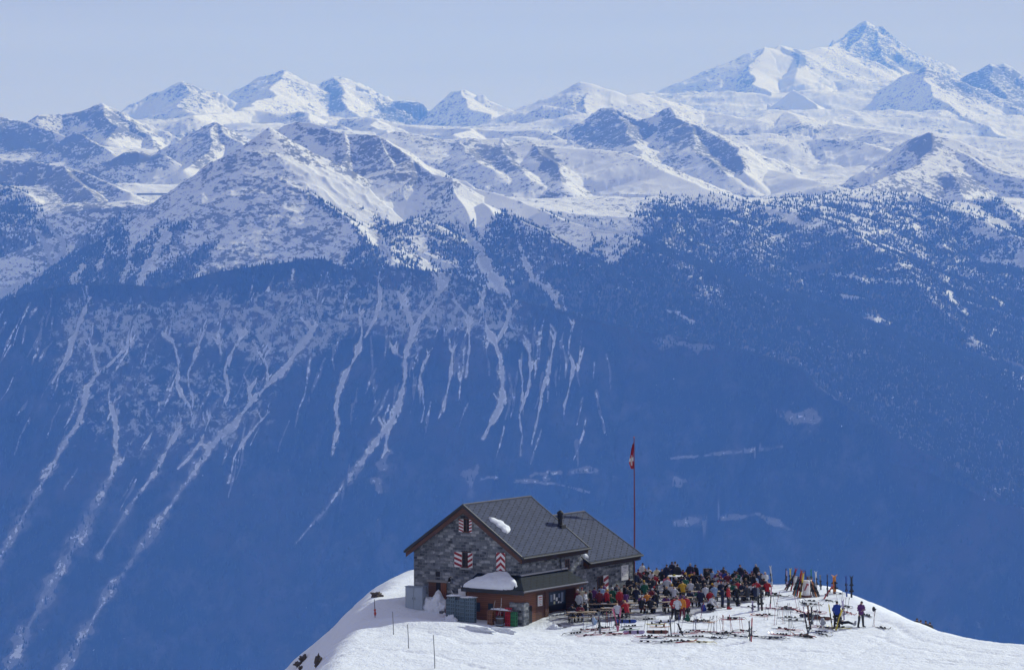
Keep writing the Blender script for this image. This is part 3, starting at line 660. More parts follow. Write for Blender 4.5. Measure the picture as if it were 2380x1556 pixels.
def terrain_material():
    k = NT('mountain_ground')
    pos = k.pos()
    fo, ro, sn, scr = k.attr('wood'), k.attr('rock'), k.attr('lane'), k.attr('cliff')
    geo = k.new('ShaderNodeNewGeometry')
    sep = k.new('ShaderNodeSeparateXYZ'); k.link(geo.outputs['Normal'], sep.inputs[0])
    steep = k.math('SUBTRACT', 1.0, sep.outputs[2])
    def mapped(sx, sy, sz, rot=0.0):
        mp = k.new('ShaderNodeMapping'); k.link(pos, mp.inputs[0])
        mp.inputs['Scale'].default_value = (sx, sy, sz); mp.inputs['Rotation'].default_value = (0, rot, 0)
        return mp.outputs[0]
    pa = mapped(1, 0.6, 1.9, 0.35)
    n_big = k.noise(pa, 0.0065, 5.0, 0.6)
    n_fine = k.noise(pa, 0.028, 5.0, 0.66)
    n_tiny = k.noise(mapped(1, 0.7, 1.3), 0.085, 3.0, 0.6)
    v = k.math('ADD', k.math('MULTIPLY', n_big, 0.50), k.math('MULTIPLY', n_fine, 1.0))
    v = k.math('ADD', v, k.math('MULTIPLY', n_tiny, 0.60))
    v = k.math('ADD', v, k.math('MULTIPLY', ro, 0.36))
    v = k.math('ADD', v, k.math('MULTIPLY', steep, 0.25))
    rockm = k.math('MULTIPLY', k.step(v, 1.155, 1.29), 0.92)
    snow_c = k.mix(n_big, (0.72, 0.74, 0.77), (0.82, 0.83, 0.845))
    rock_c = k.mix(n_fine, (0.07, 0.07, 0.08), (0.19, 0.185, 0.185))
    c = k.mix(rockm, snow_c, rock_c)
    # trees against snow: single crowns, taller than wide
    nt = k.noise(mapped(1.0, 0.8, 0.42), 0.062, 3.0, 0.6)
    wood = k.step(k.math('ADD', fo, k.math('MULTIPLY', k.math('SUBTRACT', nt, 0.5), 2.1)), 0.48, 0.60)
    tone = k.noise(pos, 0.0022, 4.0, 0.6)
    wood_c = k.mix(k.noise(pos, 0.045, 4.0, 0.7), (0.004, 0.008, 0.008), (0.030, 0.032, 0.030))
    run = k.step(k.noise(mapped(1.0, 0.9, 0.16), 0.011, 5.0, 0.65), 0.46, 0.72)
    wood_c = k.mix(k.math('MULTIPLY', run, 0.7), wood_c, (0.085, 0.080, 0.088))
    wood_c = k.mix(k.step(tone, 0.48, 0.68), wood_c, (0.055, 0.042, 0.042))
    wood_l = k.mix(k.noise(pos, 0.05, 4.0, 0.7), (0.06, 0.065, 0.068), (0.24, 0.22, 0.225))  # woods behind: snow floor showing, plus sunlight put into the colour
    wood_c = k.mix(k.step(fo, 0.98, 1.06), wood_l, wood_c)  # near wall keeps the darker tone, its shade partly put into colour
    c = k.mix(wood, c, wood_c)
    # cliff bands: bare brown rock laced with snow ledges
    nl = k.noise(mapped(1.0, 0.7, 1.25, 0.5), 0.0135, 6.0, 0.70, 0.8)
    cliff_c = k.mix(n_fine, (0.055, 0.045, 0.045), (0.14, 0.115, 0.11))
    c = k.mix(k.math('MULTIPLY', scr, k.step(n_big, 0.40, 0.58)), c, cliff_c)
    lace = k.math('SUBTRACT', 1.0, k.math('MULTIPLY', k.math('ABSOLUTE', k.math('SUBTRACT', nl, 0.5)), 7.0))
    lace = k.math('ADD', lace, k.math('MULTIPLY', k.math('SUBTRACT', k.noise(mapped(1.0, .7, 1.0), 0.034, 4.0, 0.7), 0.5), 4.2))
    lacem = k.step(k.math('ADD', lace, k.math('MULTIPLY', scr, 0.9)), 1.15, 1.85)
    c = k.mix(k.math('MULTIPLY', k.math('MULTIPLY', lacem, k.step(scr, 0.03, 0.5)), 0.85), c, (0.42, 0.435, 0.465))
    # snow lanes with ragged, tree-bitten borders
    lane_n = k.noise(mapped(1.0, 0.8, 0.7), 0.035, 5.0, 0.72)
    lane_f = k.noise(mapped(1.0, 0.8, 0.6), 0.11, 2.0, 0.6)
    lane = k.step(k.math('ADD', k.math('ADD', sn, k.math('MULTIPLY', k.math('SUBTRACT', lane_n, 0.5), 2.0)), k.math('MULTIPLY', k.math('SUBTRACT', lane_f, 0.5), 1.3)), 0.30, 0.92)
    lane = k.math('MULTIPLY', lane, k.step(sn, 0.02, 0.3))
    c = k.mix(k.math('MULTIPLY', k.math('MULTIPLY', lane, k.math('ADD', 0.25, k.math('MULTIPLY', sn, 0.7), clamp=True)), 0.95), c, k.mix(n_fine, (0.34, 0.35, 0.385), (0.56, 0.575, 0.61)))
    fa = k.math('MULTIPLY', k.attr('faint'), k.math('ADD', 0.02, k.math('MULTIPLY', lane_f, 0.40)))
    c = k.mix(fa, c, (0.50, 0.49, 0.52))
    k.col(c)
    k.rough(0.9)
    k.b.inputs['Specular IOR Level'].default_value = 0.05
    return k.m

MT = terrain_material()
idx = np.arange(NC * NR).reshape(NR, NC)
FQ = np.stack([idx[:-1, :-1], idx[:-1, 1:], idx[1:, 1:], idx[1:, :-1]], -1).reshape(-1, 4)
FG = TG[FQ[:, 0]]
GNAMES = {'front': ('wooded near wall of the valley with snowy gullies running down from its cliffs', 'valley side'),
    'pyramid': ('grey snow pyramid mountain with a bright snow bowl and dark wooded foot', 'mountain'),
    'shoulder': ('broad white mountain shoulder sinking into dark forest right of the pyramid', 'mountain'),
    'ragged': ('mountain with a small ragged rock top above a striped belt of forest', 'mountain'),
    'left': ('rocky mountains along the left edge above a snowy side valley', 'mountain'),
    'far': ('chain of distant pointed white summits along the skyline', 'mountain'),
    'dome': ('rounded white snow dome left of the highest rock pyramid', 'mountain'),
    'rock': ('highest pyramid of dark rock and snow with its long right ridge', 'mountain')}
inv = {v + 1: k for k, v in GID.items()}
for gi in range(0, len(GID) + 1):
    f = FQ[FG == gi]
    if not len(f):
        continue
    used, inv_i = np.unique(f, return_inverse=True)
    f = inv_i.reshape(-1, 4)
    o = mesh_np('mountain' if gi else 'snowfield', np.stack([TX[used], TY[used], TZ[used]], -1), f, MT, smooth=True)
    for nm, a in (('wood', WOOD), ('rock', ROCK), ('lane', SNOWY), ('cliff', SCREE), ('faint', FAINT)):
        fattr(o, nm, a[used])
    lab, cat = GNAMES[inv[gi]] if gi else ('open snowfields and valley floors between the distant peaks', 'snowfield')
    tag(o, lab, cat, kind='structure')

# ---- conifers: far-off woods that read as one mass
def forest():
    w = np.clip(WOOD - 0.25, 0, 1) * (TY < 14600) * (TY > 8720)
    w = w * np.where(WALL, np.where(TPY < np.interp(TPX, [p[0] for p in A_PTS], [p[1] for p in A_PTS]) + 70, 0.5, 0.12), 1.0)
    row_gap = np.gradient(ROWS)
    w = w * np.repeat(row_gap, NC)
    edge = np.clip(FOREST * (FOREST < 0.75) * 2, 0, 1)
    w = np.maximum(w, 0.06 * (FOREST > 0.15) * np.repeat(row_gap, NC) * (SNOWY < 0.3) * ~WALL)
    w = w / w.sum()
    n = 130000
    ids = rng.choice(len(TX), n, p=w)
    h = rng.uniform(9, 19, n)
    r = h * rng.uniform(0.17, 0.27, n)
    bx = TX[ids] + rng.uniform(-4, 4, n); by = TY[ids] + rng.uniform(-4, 4, n); bz = TZ[ids] - 1.5
    a0 = rng.uniform(0, 6.28, n)
    V = np.zeros((n, 5, 3), np.float32)
    for j in range(4):
        a = a0 + j * math.pi / 2
        V[:, j, 0] = bx + np.cos(a) * r; V[:, j, 1] = by + np.sin(a) * r; V[:, j, 2] = bz + h * 0.12
    V[:, 4, 0] = bx; V[:, 4, 1] = by; V[:, 4, 2] = bz + h
    b = (np.arange(n) * 5)[:, None]
    F = np.concatenate([b + np.array([[j, (j + 1) % 4, 4]]) for j in range(4)], 0)
    k = NT('conifer')
    k.col(k.mix(k.noise(k.pos(), 0.02, 3), (0.010, 0.017, 0.013), (0.04, 0.045, 0.034)))
    k.rough(0.95)
    o = mesh_np('forest', V.reshape(-1, 3), F, k.m)
    tag(o, 'dark conifer woods on the far slopes thinning out at the snow line', 'forest', kind='stuff')
forest()

# dam at the head of the side valley
pa, pb = at(318, 449, 12930), at(412, 449.5, 12930)
dV = []
for t in np.linspace(0, 1, 13):
    p = pa.lerp(pb, t) + Vector((0, -60 * math.sin(math.pi * t), 0))
    dV += [(p.x, p.y, p.z), (p.x, p.y - 5, p.z), (p.x, p.y - 8, p.z - 8), (p.x, p.y + 5, p.z - 8)]
dF = []
for i in range(12):
    for j in range(4):
        dF.append((i * 4 + j, i * 4 + (j + 1) % 4, i * 4 + 4 + (j + 1) % 4, i * 4 + 4 + j))
o = mesh_np('dam', np.array(dV), np.array(dF), paint((0.16, 0.16, 0.17), 0.8, scale=0.05))
tag(o, 'thin dark dam wall closing the high snowy side valley', 'dam')

# ------------------------------------------------------------------ the air
import time
zt = float(TZ.max()) + 60
def haze():
    x0, x1, y0, y1, z0, z1 = -9000, 9000, -300, 34500, float(TZ.min()) - 300, zt
    V = np.array([(x, y, z) for x in (x0, x1) for y in (y0, y1) for z in (z0, z1)])
    F = np.array([(0, 1, 3, 2), (4, 6, 7, 5), (0, 4, 5, 1), (2, 3, 7, 6), (0, 2, 6, 4), (1, 5, 7, 3)])
    m = bpy.data.materials.new('haze'); m.use_nodes = True
    t = m.node_tree
    for n in list(t.nodes):
        if n.type == 'BSDF_PRINCIPLED':
            t.nodes.remove(n)
    v = t.nodes.new('ShaderNodeVolumePrincipled')
    v.inputs['Color'].default_value = (0.12, 0.32, 1.0, 1)
    v.inputs['Absorption Color'].default_value = (1, 1, 1, 1)
    v.inputs['Density'].default_value = HAZE_D
    v.inputs['Anisotropy'].default_value = 0.0
    t.links.new(v.outputs[0], t.nodes['Material Output'].inputs['Volume'])
    m.cycles.homogeneous_volume = True
    o = mesh_np('haze', V, F, m)
    tag(o, 'blue mountain air between the knoll and the far summits', 'haze', kind='stuff')
HAZE_D = 5.4e-5
haze()
# ------------------------------------------------------------------ the snowy knoll
EDGE = [(640, 1720, 2.4), (688, 1560, 2.4), (735, 1500, 2.4), (775, 1440, 2.4), (818, 1390, 2.2), (872, 1344, 1.3), (915, 1324, 0.9), (960, 1310, 0.8), (1100, 1330, 0.8), (1300, 1340, 0.8), (1470, 1344, 0.7), (1630, 1344, 0.7),
        (1790, 1351, 0.7), (1880, 1352, 0.7), (1940, 1353, 0.75), (1995, 1371, 0.8), (2040, 1389, 0.8), (2100, 1419, 0.8), (2200, 1456, 0.7), (2300, 1479, 0.6), (2400, 1489, 0.6), (2700, 1500, 0.6), (3100, 1560, 0.6)]
EW = [(on(a, b, 0).x, on(a, b, 0).y, s) for a, b, s in EDGE]
EPOLY = [(EW[0][0] - 30, 60, 0.3)] + EW + [(120, 60, 0.3)]

def _track(px, wd, dp):
    q = [on(a, b, 0) for a, b in px]
    out = []
    for i in range(len(q) - 1):
        for t in (0, .25, .5, .75):
            p = q[i].lerp(q[i + 1], t)
            out.append((p.x + .35 * math.sin(len(out) * 1.1), p.y + .5 * math.sin(len(out) * .7 + i)))
    out.append((q[-1].x, q[-1].y))
    return out, wd, dp
TRACKS = [_track(*a) for a in (
    ([(1260, 1530), (1500, 1512), (1800, 1508), (2150, 1530), (2500, 1556)], .32, .10), ([(1200, 1545), (1560, 1526), (1900, 1520), (2300, 1546)], .22, .07),
    ([(2040, 1440), (2130, 1480), (2250, 1512), (2450, 1530)], .35, .10), ([(1980, 1465), (2100, 1500), (2300, 1530)], .25, .08), ([(1300, 1470), (1350, 1490), (1480, 1500), (1700, 1498), (1990, 1475)], .5, .08),
    ([(1000, 1470), (1080, 1490), (1200, 1495), (1320, 1480)], .4, .12), ([(760, 1520), (860, 1500), (1000, 1520), (1150, 1556)], .3, .10), ([(900, 1440), (960, 1440), (1020, 1432)], .5, .12), ([(1850, 1556), (2000, 1520), (2060, 1470)], .2, .06), ([(1450, 1556), (1600, 1530), (1690, 1450)], .28, .08))]

def ground(x, y):
    x = np.asarray(x, float); y = np.asarray(y, float)
    best = np.full(x.shape, 1e9); sl = np.full(x.shape, 0.5); ins = np.zeros(x.shape, bool)
    n = len(EPOLY)
    for i in range(n):
        ax, ay, s0 = EPOLY[i]; bx, by, s1 = EPOLY[(i + 1) % n]
        dx, dy = bx - ax, by - ay
        c = ((ay > y) != (by > y)) & (x < dx * (y - ay) / (dy + 1e-12) + ax)
        ins ^= c
        if i == n - 1:
            continue
        t = np.clip(((x - ax) * dx + (y - ay) * dy) / (dx * dx + dy * dy), 0, 1)
        d = np.hypot(x - ax - t * dx, y - ay - t * dy)
        m = d < best
        best = np.where(m, d, best); sl = np.where(m, s0 + t * (s1 - s0), sl)
    e = np.where(ins, -best, best) + 2.6
    e = e + 0.35 * fbm(x / 3.0, y / 3.0, 3, 3)
    w = 5.0
    drop = np.where(e <= 0, 0, np.where(e < w, sl * e * e / (2 * w), sl * (e - w / 2)))
    z = -drop
    g = lambda cx, cy, r, h: h * np.exp(-((x - cx) ** 2 + (y - cy) ** 2) / (r * r))
    z = z + g(-8.5, 241, 5.5, 0.75) + g(1.2, 227.5, 5.0, -0.45) + g(-4.5, 230.5, 4.0, -0.1)
    z = z + g(-10.2, 236.5, 2.2, 0.35) + g(-8.3, 227.5, 2.2, 0.5) + g(-5.6, 226.0, 2.4, 0.35) + g(-3.0, 225.6, 2.2, 0.3)
    # trodden, wind packed snow
    z = z + 0.10 * fbm(x / 4.5, y / 4.5, 3, 12) + 0.045 * fbm(x / 1.1, y / 1.1, 3, 14)
    # ski tracks and foot paths pressed into the surface
    for pts, wd, dp in TRACKS:
        b = np.full(x.shape, 1e9)
        for (ax, ay), (bx, by) in zip(pts[:-1], pts[1:]):
            dx, dy = bx - ax, by - ay
            t = np.clip(((x - ax) * dx + (y - ay) * dy) / (dx * dx + dy * dy), 0, 1)
            b = np.minimum(b, np.hypot(x - ax - t * dx, y - ay - t * dy))
        z = z - dp * np.exp(-(b / wd) ** 2) * (0.7 + 0.9 * fbm(x / 0.9, y / 0.9, 2, 23))
    fade = np.clip((y - 60) / 140, 0, 1)
    z = z + np.where(y < 195, (195 - y) / 195 * 9.0 * (1 - fade * 0.6), 0)
    return z

def gz(x, y):
    return float(ground(np.array([x]), np.array([y]))[0])

def onto(px, py, lift=0.0):
    """where a sight line meets the snow"""
    a, b = ray(px, py)
    lo = None
    ds = np.arange(185, 300, 0.15)
    zz = CAMZ + b * ds
    gg = ground(a * ds, ds)
    k = np.nonzero(zz <= gg)[0]
    d = ds[k[0]] if len(k) else 255.0
    return Vector((a * d, d, gz(a * d, d) + lift))

def snow_material():
    k = NT('snow')
    p = k.pos()
    n1 = k.noise(p, 0.35, 5.0, 0.6)
    n2 = k.noise(p, 2.6, 4.0, 0.65)
    mp = k.new('ShaderNodeMapping'); k.link(p, mp.inputs[0]); mp.inputs['Scale'].default_value = (0.5, 1.3, 1)
    mp.inputs['Rotation'].default_value = (0, 0, 0.5)
    n3 = k.noise(mp.outputs[0], 1.0, 4.0, 0.6, 0.6)
    n4 = k.noise(p, 7.0, 3.0, 0.6)
    k.col(k.mix(n1, (0.79, 0.83, 0.885), (0.88, 0.91, 0.945)))
    h = k.math('ADD', k.math('MULTIPLY', n2, 0.8), k.math('ADD', k.math('MULTIPLY', n3, 0.35), k.math('MULTIPLY', n4, 0.25)))
    k.bump(h, 0.7, 0.25)
    k.rough(0.75)
    k.b.inputs['Specular IOR Level'].default_value = 0.25
    k.b.inputs['Subsurface Weight'].default_value = 0.0
    return k.m
SNOW = snow_material()

def build_ground():
    px = np.concatenate([np.arange(-2600, -300, 120), np.arange(-300, 2700, 4.0), np.arange(2700, 5200, 120)])
    u = (px - 1190) / FP
    rows = np.concatenate([np.linspace(20, 185, 20)[:-1], np.arange(185, 285, 0.3), np.linspace(285, 420, 30)[1:], np.array([520, 700, 1000, 1500, 2300, 3500, 5000, 6600])])
    Y = np.repeat(rows[:, None], len(u), 1).ravel(); X = (rows[:, None] * u[None, :]).ravel()
    Z = ground(X, Y)
    Z = np.maximum(Z, -1500 + 0.0 * X)
    i = np.arange(len(rows) * len(u)).reshape(len(rows), len(u))
    F = np.stack([i[:-1, :-1], i[:-1, 1:], i[1:, 1:], i[1:, :-1]], -1).reshape(-1, 4)
    o = mesh_np('snow_ground', np.stack([X, Y, Z], -1), F, SNOW, smooth=True)
    tag(o, 'trodden snowy knoll carrying the hut and its terrace', 'snow', kind='structure')
build_ground()

# ------------------------------------------------------------------ mesh builder
class MB:
    def __init__(self):
        self.v = []; self.f = []; self.mi = []
    def add(self, vs, fs, mi=0):
        b = len(self.v)
        self.v += [tuple(p) for p in vs]
        self.f += [tuple(b + i for i in f) for f in fs]
        self.mi += [mi] * len(fs)
        return self
    def box(self, x0, x1, y0, y1, z0, z1, mi=0, M=None):
        vs = [Vector((x, y, z)) for x in (x0, x1) for y in (y0, y1) for z in (z0, z1)]
        if M is not None:
            vs = [M @ p for p in vs]
        return self.add(vs, [(0, 1, 3, 2), (4, 6, 7, 5), (0, 4, 5, 1), (2, 3, 7, 6), (0, 2, 6, 4), (1, 5, 7, 3)], mi)
    def tube(self, pts, rad, n=8, mi=0, cap=True, flat=1.0):
        pts = [Vector(p) for p in pts]
        rad = rad if isinstance(rad, (list, tuple)) else [rad] * len(pts)
        rings = []
        for i, p in enumerate(pts):
            t = (pts[min(i + 1, len(pts) - 1)] - pts[max(i - 1, 0)]).normalized()
            a = Vector((0, 0, 1)) if abs(t.z) < 0.9 else Vector((0, 1, 0))
            s = t.cross(a).normalized(); q = s.cross(t)
            rings.append([p + (s * math.cos(k * 2 * math.pi / n) + q * math.sin(k * 2 * math.pi / n) * flat) * rad[i] for k in range(n)])
        vs = [v for r in rings for v in r]
        fs = []
        for i in range(len(rings) - 1):
            for k in range(n):
                fs.append((i * n + k, i * n + (k + 1) % n, (i + 1) * n + (k + 1) % n, (i + 1) * n + k))
        if cap:
            fs.append(tuple(range(n - 1, -1, -1)))
            fs.append(tuple((len(rings) - 1) * n + k for k in range(n)))
        return self.add(vs, fs, mi)
    def prism(self, poly, h0, h1, axis='z', mi=0, M=None):
        n = len(poly)
        def P(a, b, h):
            return Vector((a, b, h)) if axis == 'z' else (Vector((a, h, b)) if axis == 'y' else Vector((h, a, b)))
        vs = [P(a, b, h0) for a, b in poly] + [P(a, b, h1) for a, b in poly]
        if M is not None:
            vs = [M @ p for p in vs]
        fs = [tuple(range(n - 1, -1, -1)), tuple(range(n, 2 * n))] + [(i, (i + 1) % n, n + (i + 1) % n, n + i) for i in range(n)]
        return self.add(vs, fs, mi)
    def quad(self, a, b, c, d, mi=0):
        return self.add([a, b, c, d], [(0, 1, 2, 3)], mi)
    def build(self, name, mats, parent=None, smooth=False, bevel=0.0):
        me = bpy.data.meshes.new(name)
        me.from_pydata(self.v, [], self.f)
        for m in (mats if isinstance(mats, (list, tuple)) else [mats]):
            me.materials.append(m)
        if any(self.mi):
            me.polygons.foreach_set('material_index', self.mi)
        bm = bmesh.new(); bm.from_mesh(me)
        bmesh.ops.recalc_face_normals(bm, faces=bm.faces)
        if bevel:
            bmesh.ops.bevel(bm, geom=bm.edges[:], offset=bevel, segments=1, affect='EDGES', clamp_overlap=True)
        bm.to_mesh(me); bm.free()
        if smooth:
            me.polygons.foreach_set('use_smooth', [True] * len(me.polygons))
        o = bpy.data.objects.new(name, me)
        COL.objects.link(o)
        if parent is not None:
            o.parent = parent
        return o

def empty(name, loc, rz=0.0, label=None, cat=None, group=None):
    o = bpy.data.objects.new(name, None)
    o.empty_display_size = 0.3
    COL.objects.link(o)
    o.location = loc; o.rotation_euler = (0, 0, rz)
    return tag(o, label, cat, group)

def copy_tree(o, parent=None):
    c = o.copy(); COL.objects.link(c)
    if parent is not None:
        c.parent = parent
    for ch in o.children:
        copy_tree(ch, c)
    return c

def blob(name, mat, c, r, seed, n=26, rough=0.25, parent=None, flat_base=True):
    """an uneven heap or boulder"""
    bm = bmesh.new()
    bmesh.ops.create_icosphere(bm, subdivisions=4, radius=1.0)
    co = np.array([v.co[:] for v in bm.verts])
    nz = fbm(co[:, 0] * 1.7 + seed * 3.1, co[:, 1] * 1.7 + co[:, 2] * 1.3 - seed, 5, seed)
    nz2 = fbm(co[:, 2] * 2.1 - seed * 1.7, co[:, 0] * 1.9 + co[:, 1], 4, seed + 5)
    for v, a, b in zip(bm.verts, nz, nz2):
        k = 1 + rough * (a + b)
        v.co = Vector((v.co.x * r[0] * k, v.co.y * r[1] * k, max(v.co.z, -0.25 if flat_base else -9) * r[2] * k))
    me = bpy.data.meshes.new(name); bm.to_mesh(me); bm.free()
    me.materials.append(mat)
    me.polygons.foreach_set('use_smooth', [True] * len(me.polygons))
    o = bpy.data.objects.new(name, me); COL.objects.link(o)
    o.location = c
    if parent is not None:
        o.parent = parent
    return o
# ------------------------------------------------------------------ materials of the hut
def stone_material(dark=(0.035, 0.042, 0.055), mid=(0.12, 0.135, 0.155), light=(0.36, 0.37, 0.38)):
    k = NT('rubble_stone')
    o = k.obj()
    sp = k.new('ShaderNodeSeparateXYZ'); k.link(o, sp.inputs[0])
    wob = k.noise(o, 2.2, 3.0)
    wob2 = k.noise(o, 1.3, 2.0)
    cb = k.new('ShaderNodeCombineXYZ')
    k.link(k.math('ADD', k.math('ADD', sp.outputs[0], sp.outputs[1]), k.math('MULTIPLY', wob, 0.28)), cb.inputs[0])
    k.link(k.math('ADD', sp.outputs[2], k.math('MULTIPLY', wob2, 0.22)), cb.inputs[1])
    br = k.new('ShaderNodeTexBrick')
    k.link(cb.outputs[0], br.inputs['Vector'])
    br.inputs['Scale'].default_value = 1.0
    br.inputs['Brick Width'].default_value = 0.46
    br.inputs['Row Height'].default_value = 0.215
    br.inputs['Mortar Size'].default_value = 0.022
    br.inputs['Mortar Smooth'].default_value = 0.4
    br.inputs['Bias'].default_value = 0.0
    br.offset = 0.45
    br.inputs['Color1'].default_value = (0, 0, 0, 1)
    br.inputs['Color2'].default_value = (1, 1, 1, 1)
    br.inputs['Mortar'].default_value = (0.5, 0.5, 0.5, 1)
    rnd = k.new('ShaderNodeSeparateColor'); k.link(br.outputs['Color'], rnd.inputs[0])
    # a second, larger scatter of pale and of nearly black stones
    vo = k.new('ShaderNodeTexVoronoi'); vo.inputs['Scale'].default_value = 3.2
    k.link(cb.outputs[0], vo.inputs['Vector'])
    vc = k.new('ShaderNodeSeparateColor'); k.link(vo.outputs['Color'], vc.inputs[0])
    fine = k.noise(o, 9.0, 4.0, 0.65)
    t = k.math('ADD', k.math('MULTIPLY', rnd.outputs[0], 0.75), k.math('MULTIPLY', vc.outputs[0], 0.35))
    t = k.math('ADD', t, k.math('MULTIPLY', fine, 0.25))
    ra = k.new('ShaderNodeValToRGB')
    el = ra.color_ramp.elements
    el[0].position = 0.18; el[0].color = (*dark, 1)
    el[1].position = 1.05 if False else 0.98; el[1].color = (*light, 1)
    e = el.new(0.5); e.color = (*mid, 1)
    e = el.new(0.78); e.color = (0.19, 0.205, 0.225, 1)
    k.link(k.math('ADD', k.math('MULTIPLY', t, 1.0), -0.05), ra.inputs[0])
    c = k.mix(k.math('MULTIPLY', br.outputs['Fac'], 0.8), ra.outputs[0], (0.22, 0.225, 0.235))
    k.col(c)
    h = k.math('SUBTRACT', k.math('MULTIPLY', t, 0.6), br.outputs['Fac'])
    k.bump(h, 0.7, 0.06)
    k.rough(0.85)
    return k.m

def slate_material(c0, c1, line=(0.025, 0.026, 0.03), period=0.92):
    """diamond slates: courses of lapped tiles with a dotted dark line on the slant"""
    k = NT('slate')
    o = k.obj()
    sp = k.new('ShaderNodeSeparateXYZ'); k.link(o, sp.inputs[0])
    x, y, z = sp.outputs
    v = k.math('MULTIPLY', z, -1.72)                       # distance down the slope
    ph = k.math('DIVIDE', k.math('SUBTRACT', y, k.math('MULTIPLY', v, -2.0)), period)
    f = k.math('FRACT', ph)
    near = k.math('LESS_THAN', k.math('ABSOLUTE', k.math('SUBTRACT', f, 0.5)), 0.10)
    dots = k.math('LESS_THAN', k.math('FRACT', k.math('DIVIDE', v, 0.24)), 0.62)
    g1 = k.math('LESS_THAN', k.math('FRACT', k.math('DIVIDE', v, 0.24)), 0.13)
    row = k.math('FLOOR', k.math('DIVIDE', v, 0.24))
    cell = k.new('ShaderNodeTexWhiteNoise'); cell.noise_dimensions = '2D'
    cb = k.new('ShaderNodeCombineXYZ'); k.link(row, cb.inputs[0]); k.link(k.math('FLOOR', k.math('DIVIDE', k.math('ADD', y, x), 0.3)), cb.inputs[1])
    k.link(cb.outputs[0], cell.inputs['Vector'])
    n = k.noise(o, 1.2, 4.0, 0.6)
    t = k.math('ADD', k.math('MULTIPLY', cell.outputs['Value'], 0.45), k.math('MULTIPLY', n, 0.55))
    c = k.mix(t, c0, c1)
    c = k.mix(k.math('MULTIPLY', g1, 0.4), c, line)
    c = k.mix(k.math('MULTIPLY', near, k.math('MULTIPLY', dots, 0.85)), c, line)
    k.col(c)
    k.rough(0.85)
    k.b.inputs['Specular IOR Level'].default_value = 0.12
    k.bump(k.math('FRACT', k.math('DIVIDE', v, 0.24)), 0.3, 0.02)
    return k.m

def board_material(c0, c1, pitch=0.14, vertical=False):
    k = NT('boards')
    o = k.obj()
    sp = k.new('ShaderNodeSeparateXYZ'); k.link(o, sp.inputs[0])
    a = k.math('ADD', sp.outputs[0], sp.outputs[1]) if vertical else sp.outputs[2]
    f = k.math('FRACT', k.math('DIVIDE', a, pitch))
    gap = k.math('LESS_THAN', f, 0.10)
    wn_ = k.new('ShaderNodeTexWhiteNoise'); wn_.noise_dimensions = '1D'
    k.link(k.math('FLOOR', k.math('DIVIDE', a, pitch)), wn_.inputs['W'])
    mp = k.new('ShaderNodeMapping'); k.link(o, mp.inputs[0])
    mp.inputs['Scale'].default_value = (1.5, 1.5, 14) if not vertical else (14, 14, 1.5)
    n = k.noise(mp.outputs[0], 1.5, 4.0, 0.6)
    c = k.mix(k.math('ADD', k.math('MULTIPLY', wn_.outputs['Value'], 0.5), k.math('MULTIPLY', n, 0.5)), c0, c1)
    k.col(k.mix(gap, c, tuple(v * 0.25 for v in c0)))
    k.rough(0.6)
    return k.m

M_STONE = stone_material()
M_SLATE = slate_material((0.036, 0.045, 0.082), (0.076, 0.091, 0.148), (0.014, 0.015, 0.020))
M_SLATE_DARK = slate_material((0.008, 0.012, 0.018), (0.018, 0.025, 0.036), (0.005, 0.006, 0.007))
M_FASCIA = board_material((0.075, 0.030, 0.018), (0.13, 0.055, 0.032))
M_BOARD = board_material((0.135, 0.048, 0.024), (0.27, 0.105, 0.05))
M_DARKWOOD = board_material((0.07, 0.028, 0.018), (0.15, 0.06, 0.035))
M_EDGE = paint((0.018, 0.020, 0.026), 0.45)
M_GUTTER = paint((0.30, 0.29, 0.30), 0.28, 0.1, 3.0, 0.9)
M_DARK = paint((0.008, 0.008, 0.011), 0.7)
M_WHITE = paint((0.78, 0.77, 0.76), 0.6, 0.04)
M_RED = paint((0.30, 0.012, 0.020), 0.55)
M_STEEL = paint((0.34, 0.40, 0.47), 0.45, 0.06, 2.0, 0.2)
M_GLASS = paint((0.05, 0.07, 0.10), 0.12, 0.3)

# ------------------------------------------------------------------ the hut, in its own axes: x along the gable, y along the ridge
HR = R(-32.5)
HO = Vector((0.59, 232.5, 0.0))
hut = empty('stone_hut', HO, HR, 'two storey grey stone mountain hut with slate roofs and red and white shutters', 'hut')
HM = Matrix.Translation(HO) @ Matrix.Rotation(HR, 4, 'Z')
W, L1, L2 = 9.4, 8.6, 16.4
zE, zR, zE2, zR2 = 4.75, 8.05, 3.55, 6.35
def gable_block(y0, y1, ze, zr, base):
    b = MB()
    sec = [(-W, base), (0, base), (0, ze), (-W / 2, zr), (-W, ze)]
    b.prism(sec, y0, y1, axis='y')
    return b
# ---- walls (openings are set-back boxes standing a little proud of the masonry)
gable_block(0.0, L1, zE - 0.02, zR - 0.28, -1.5).build('wall', M_STONE, hut)
gable_block(L1 + 0.002, L2, zE2 - 0.02, zR2 - 0.28, -1.5).build('wall', M_STONE, hut)

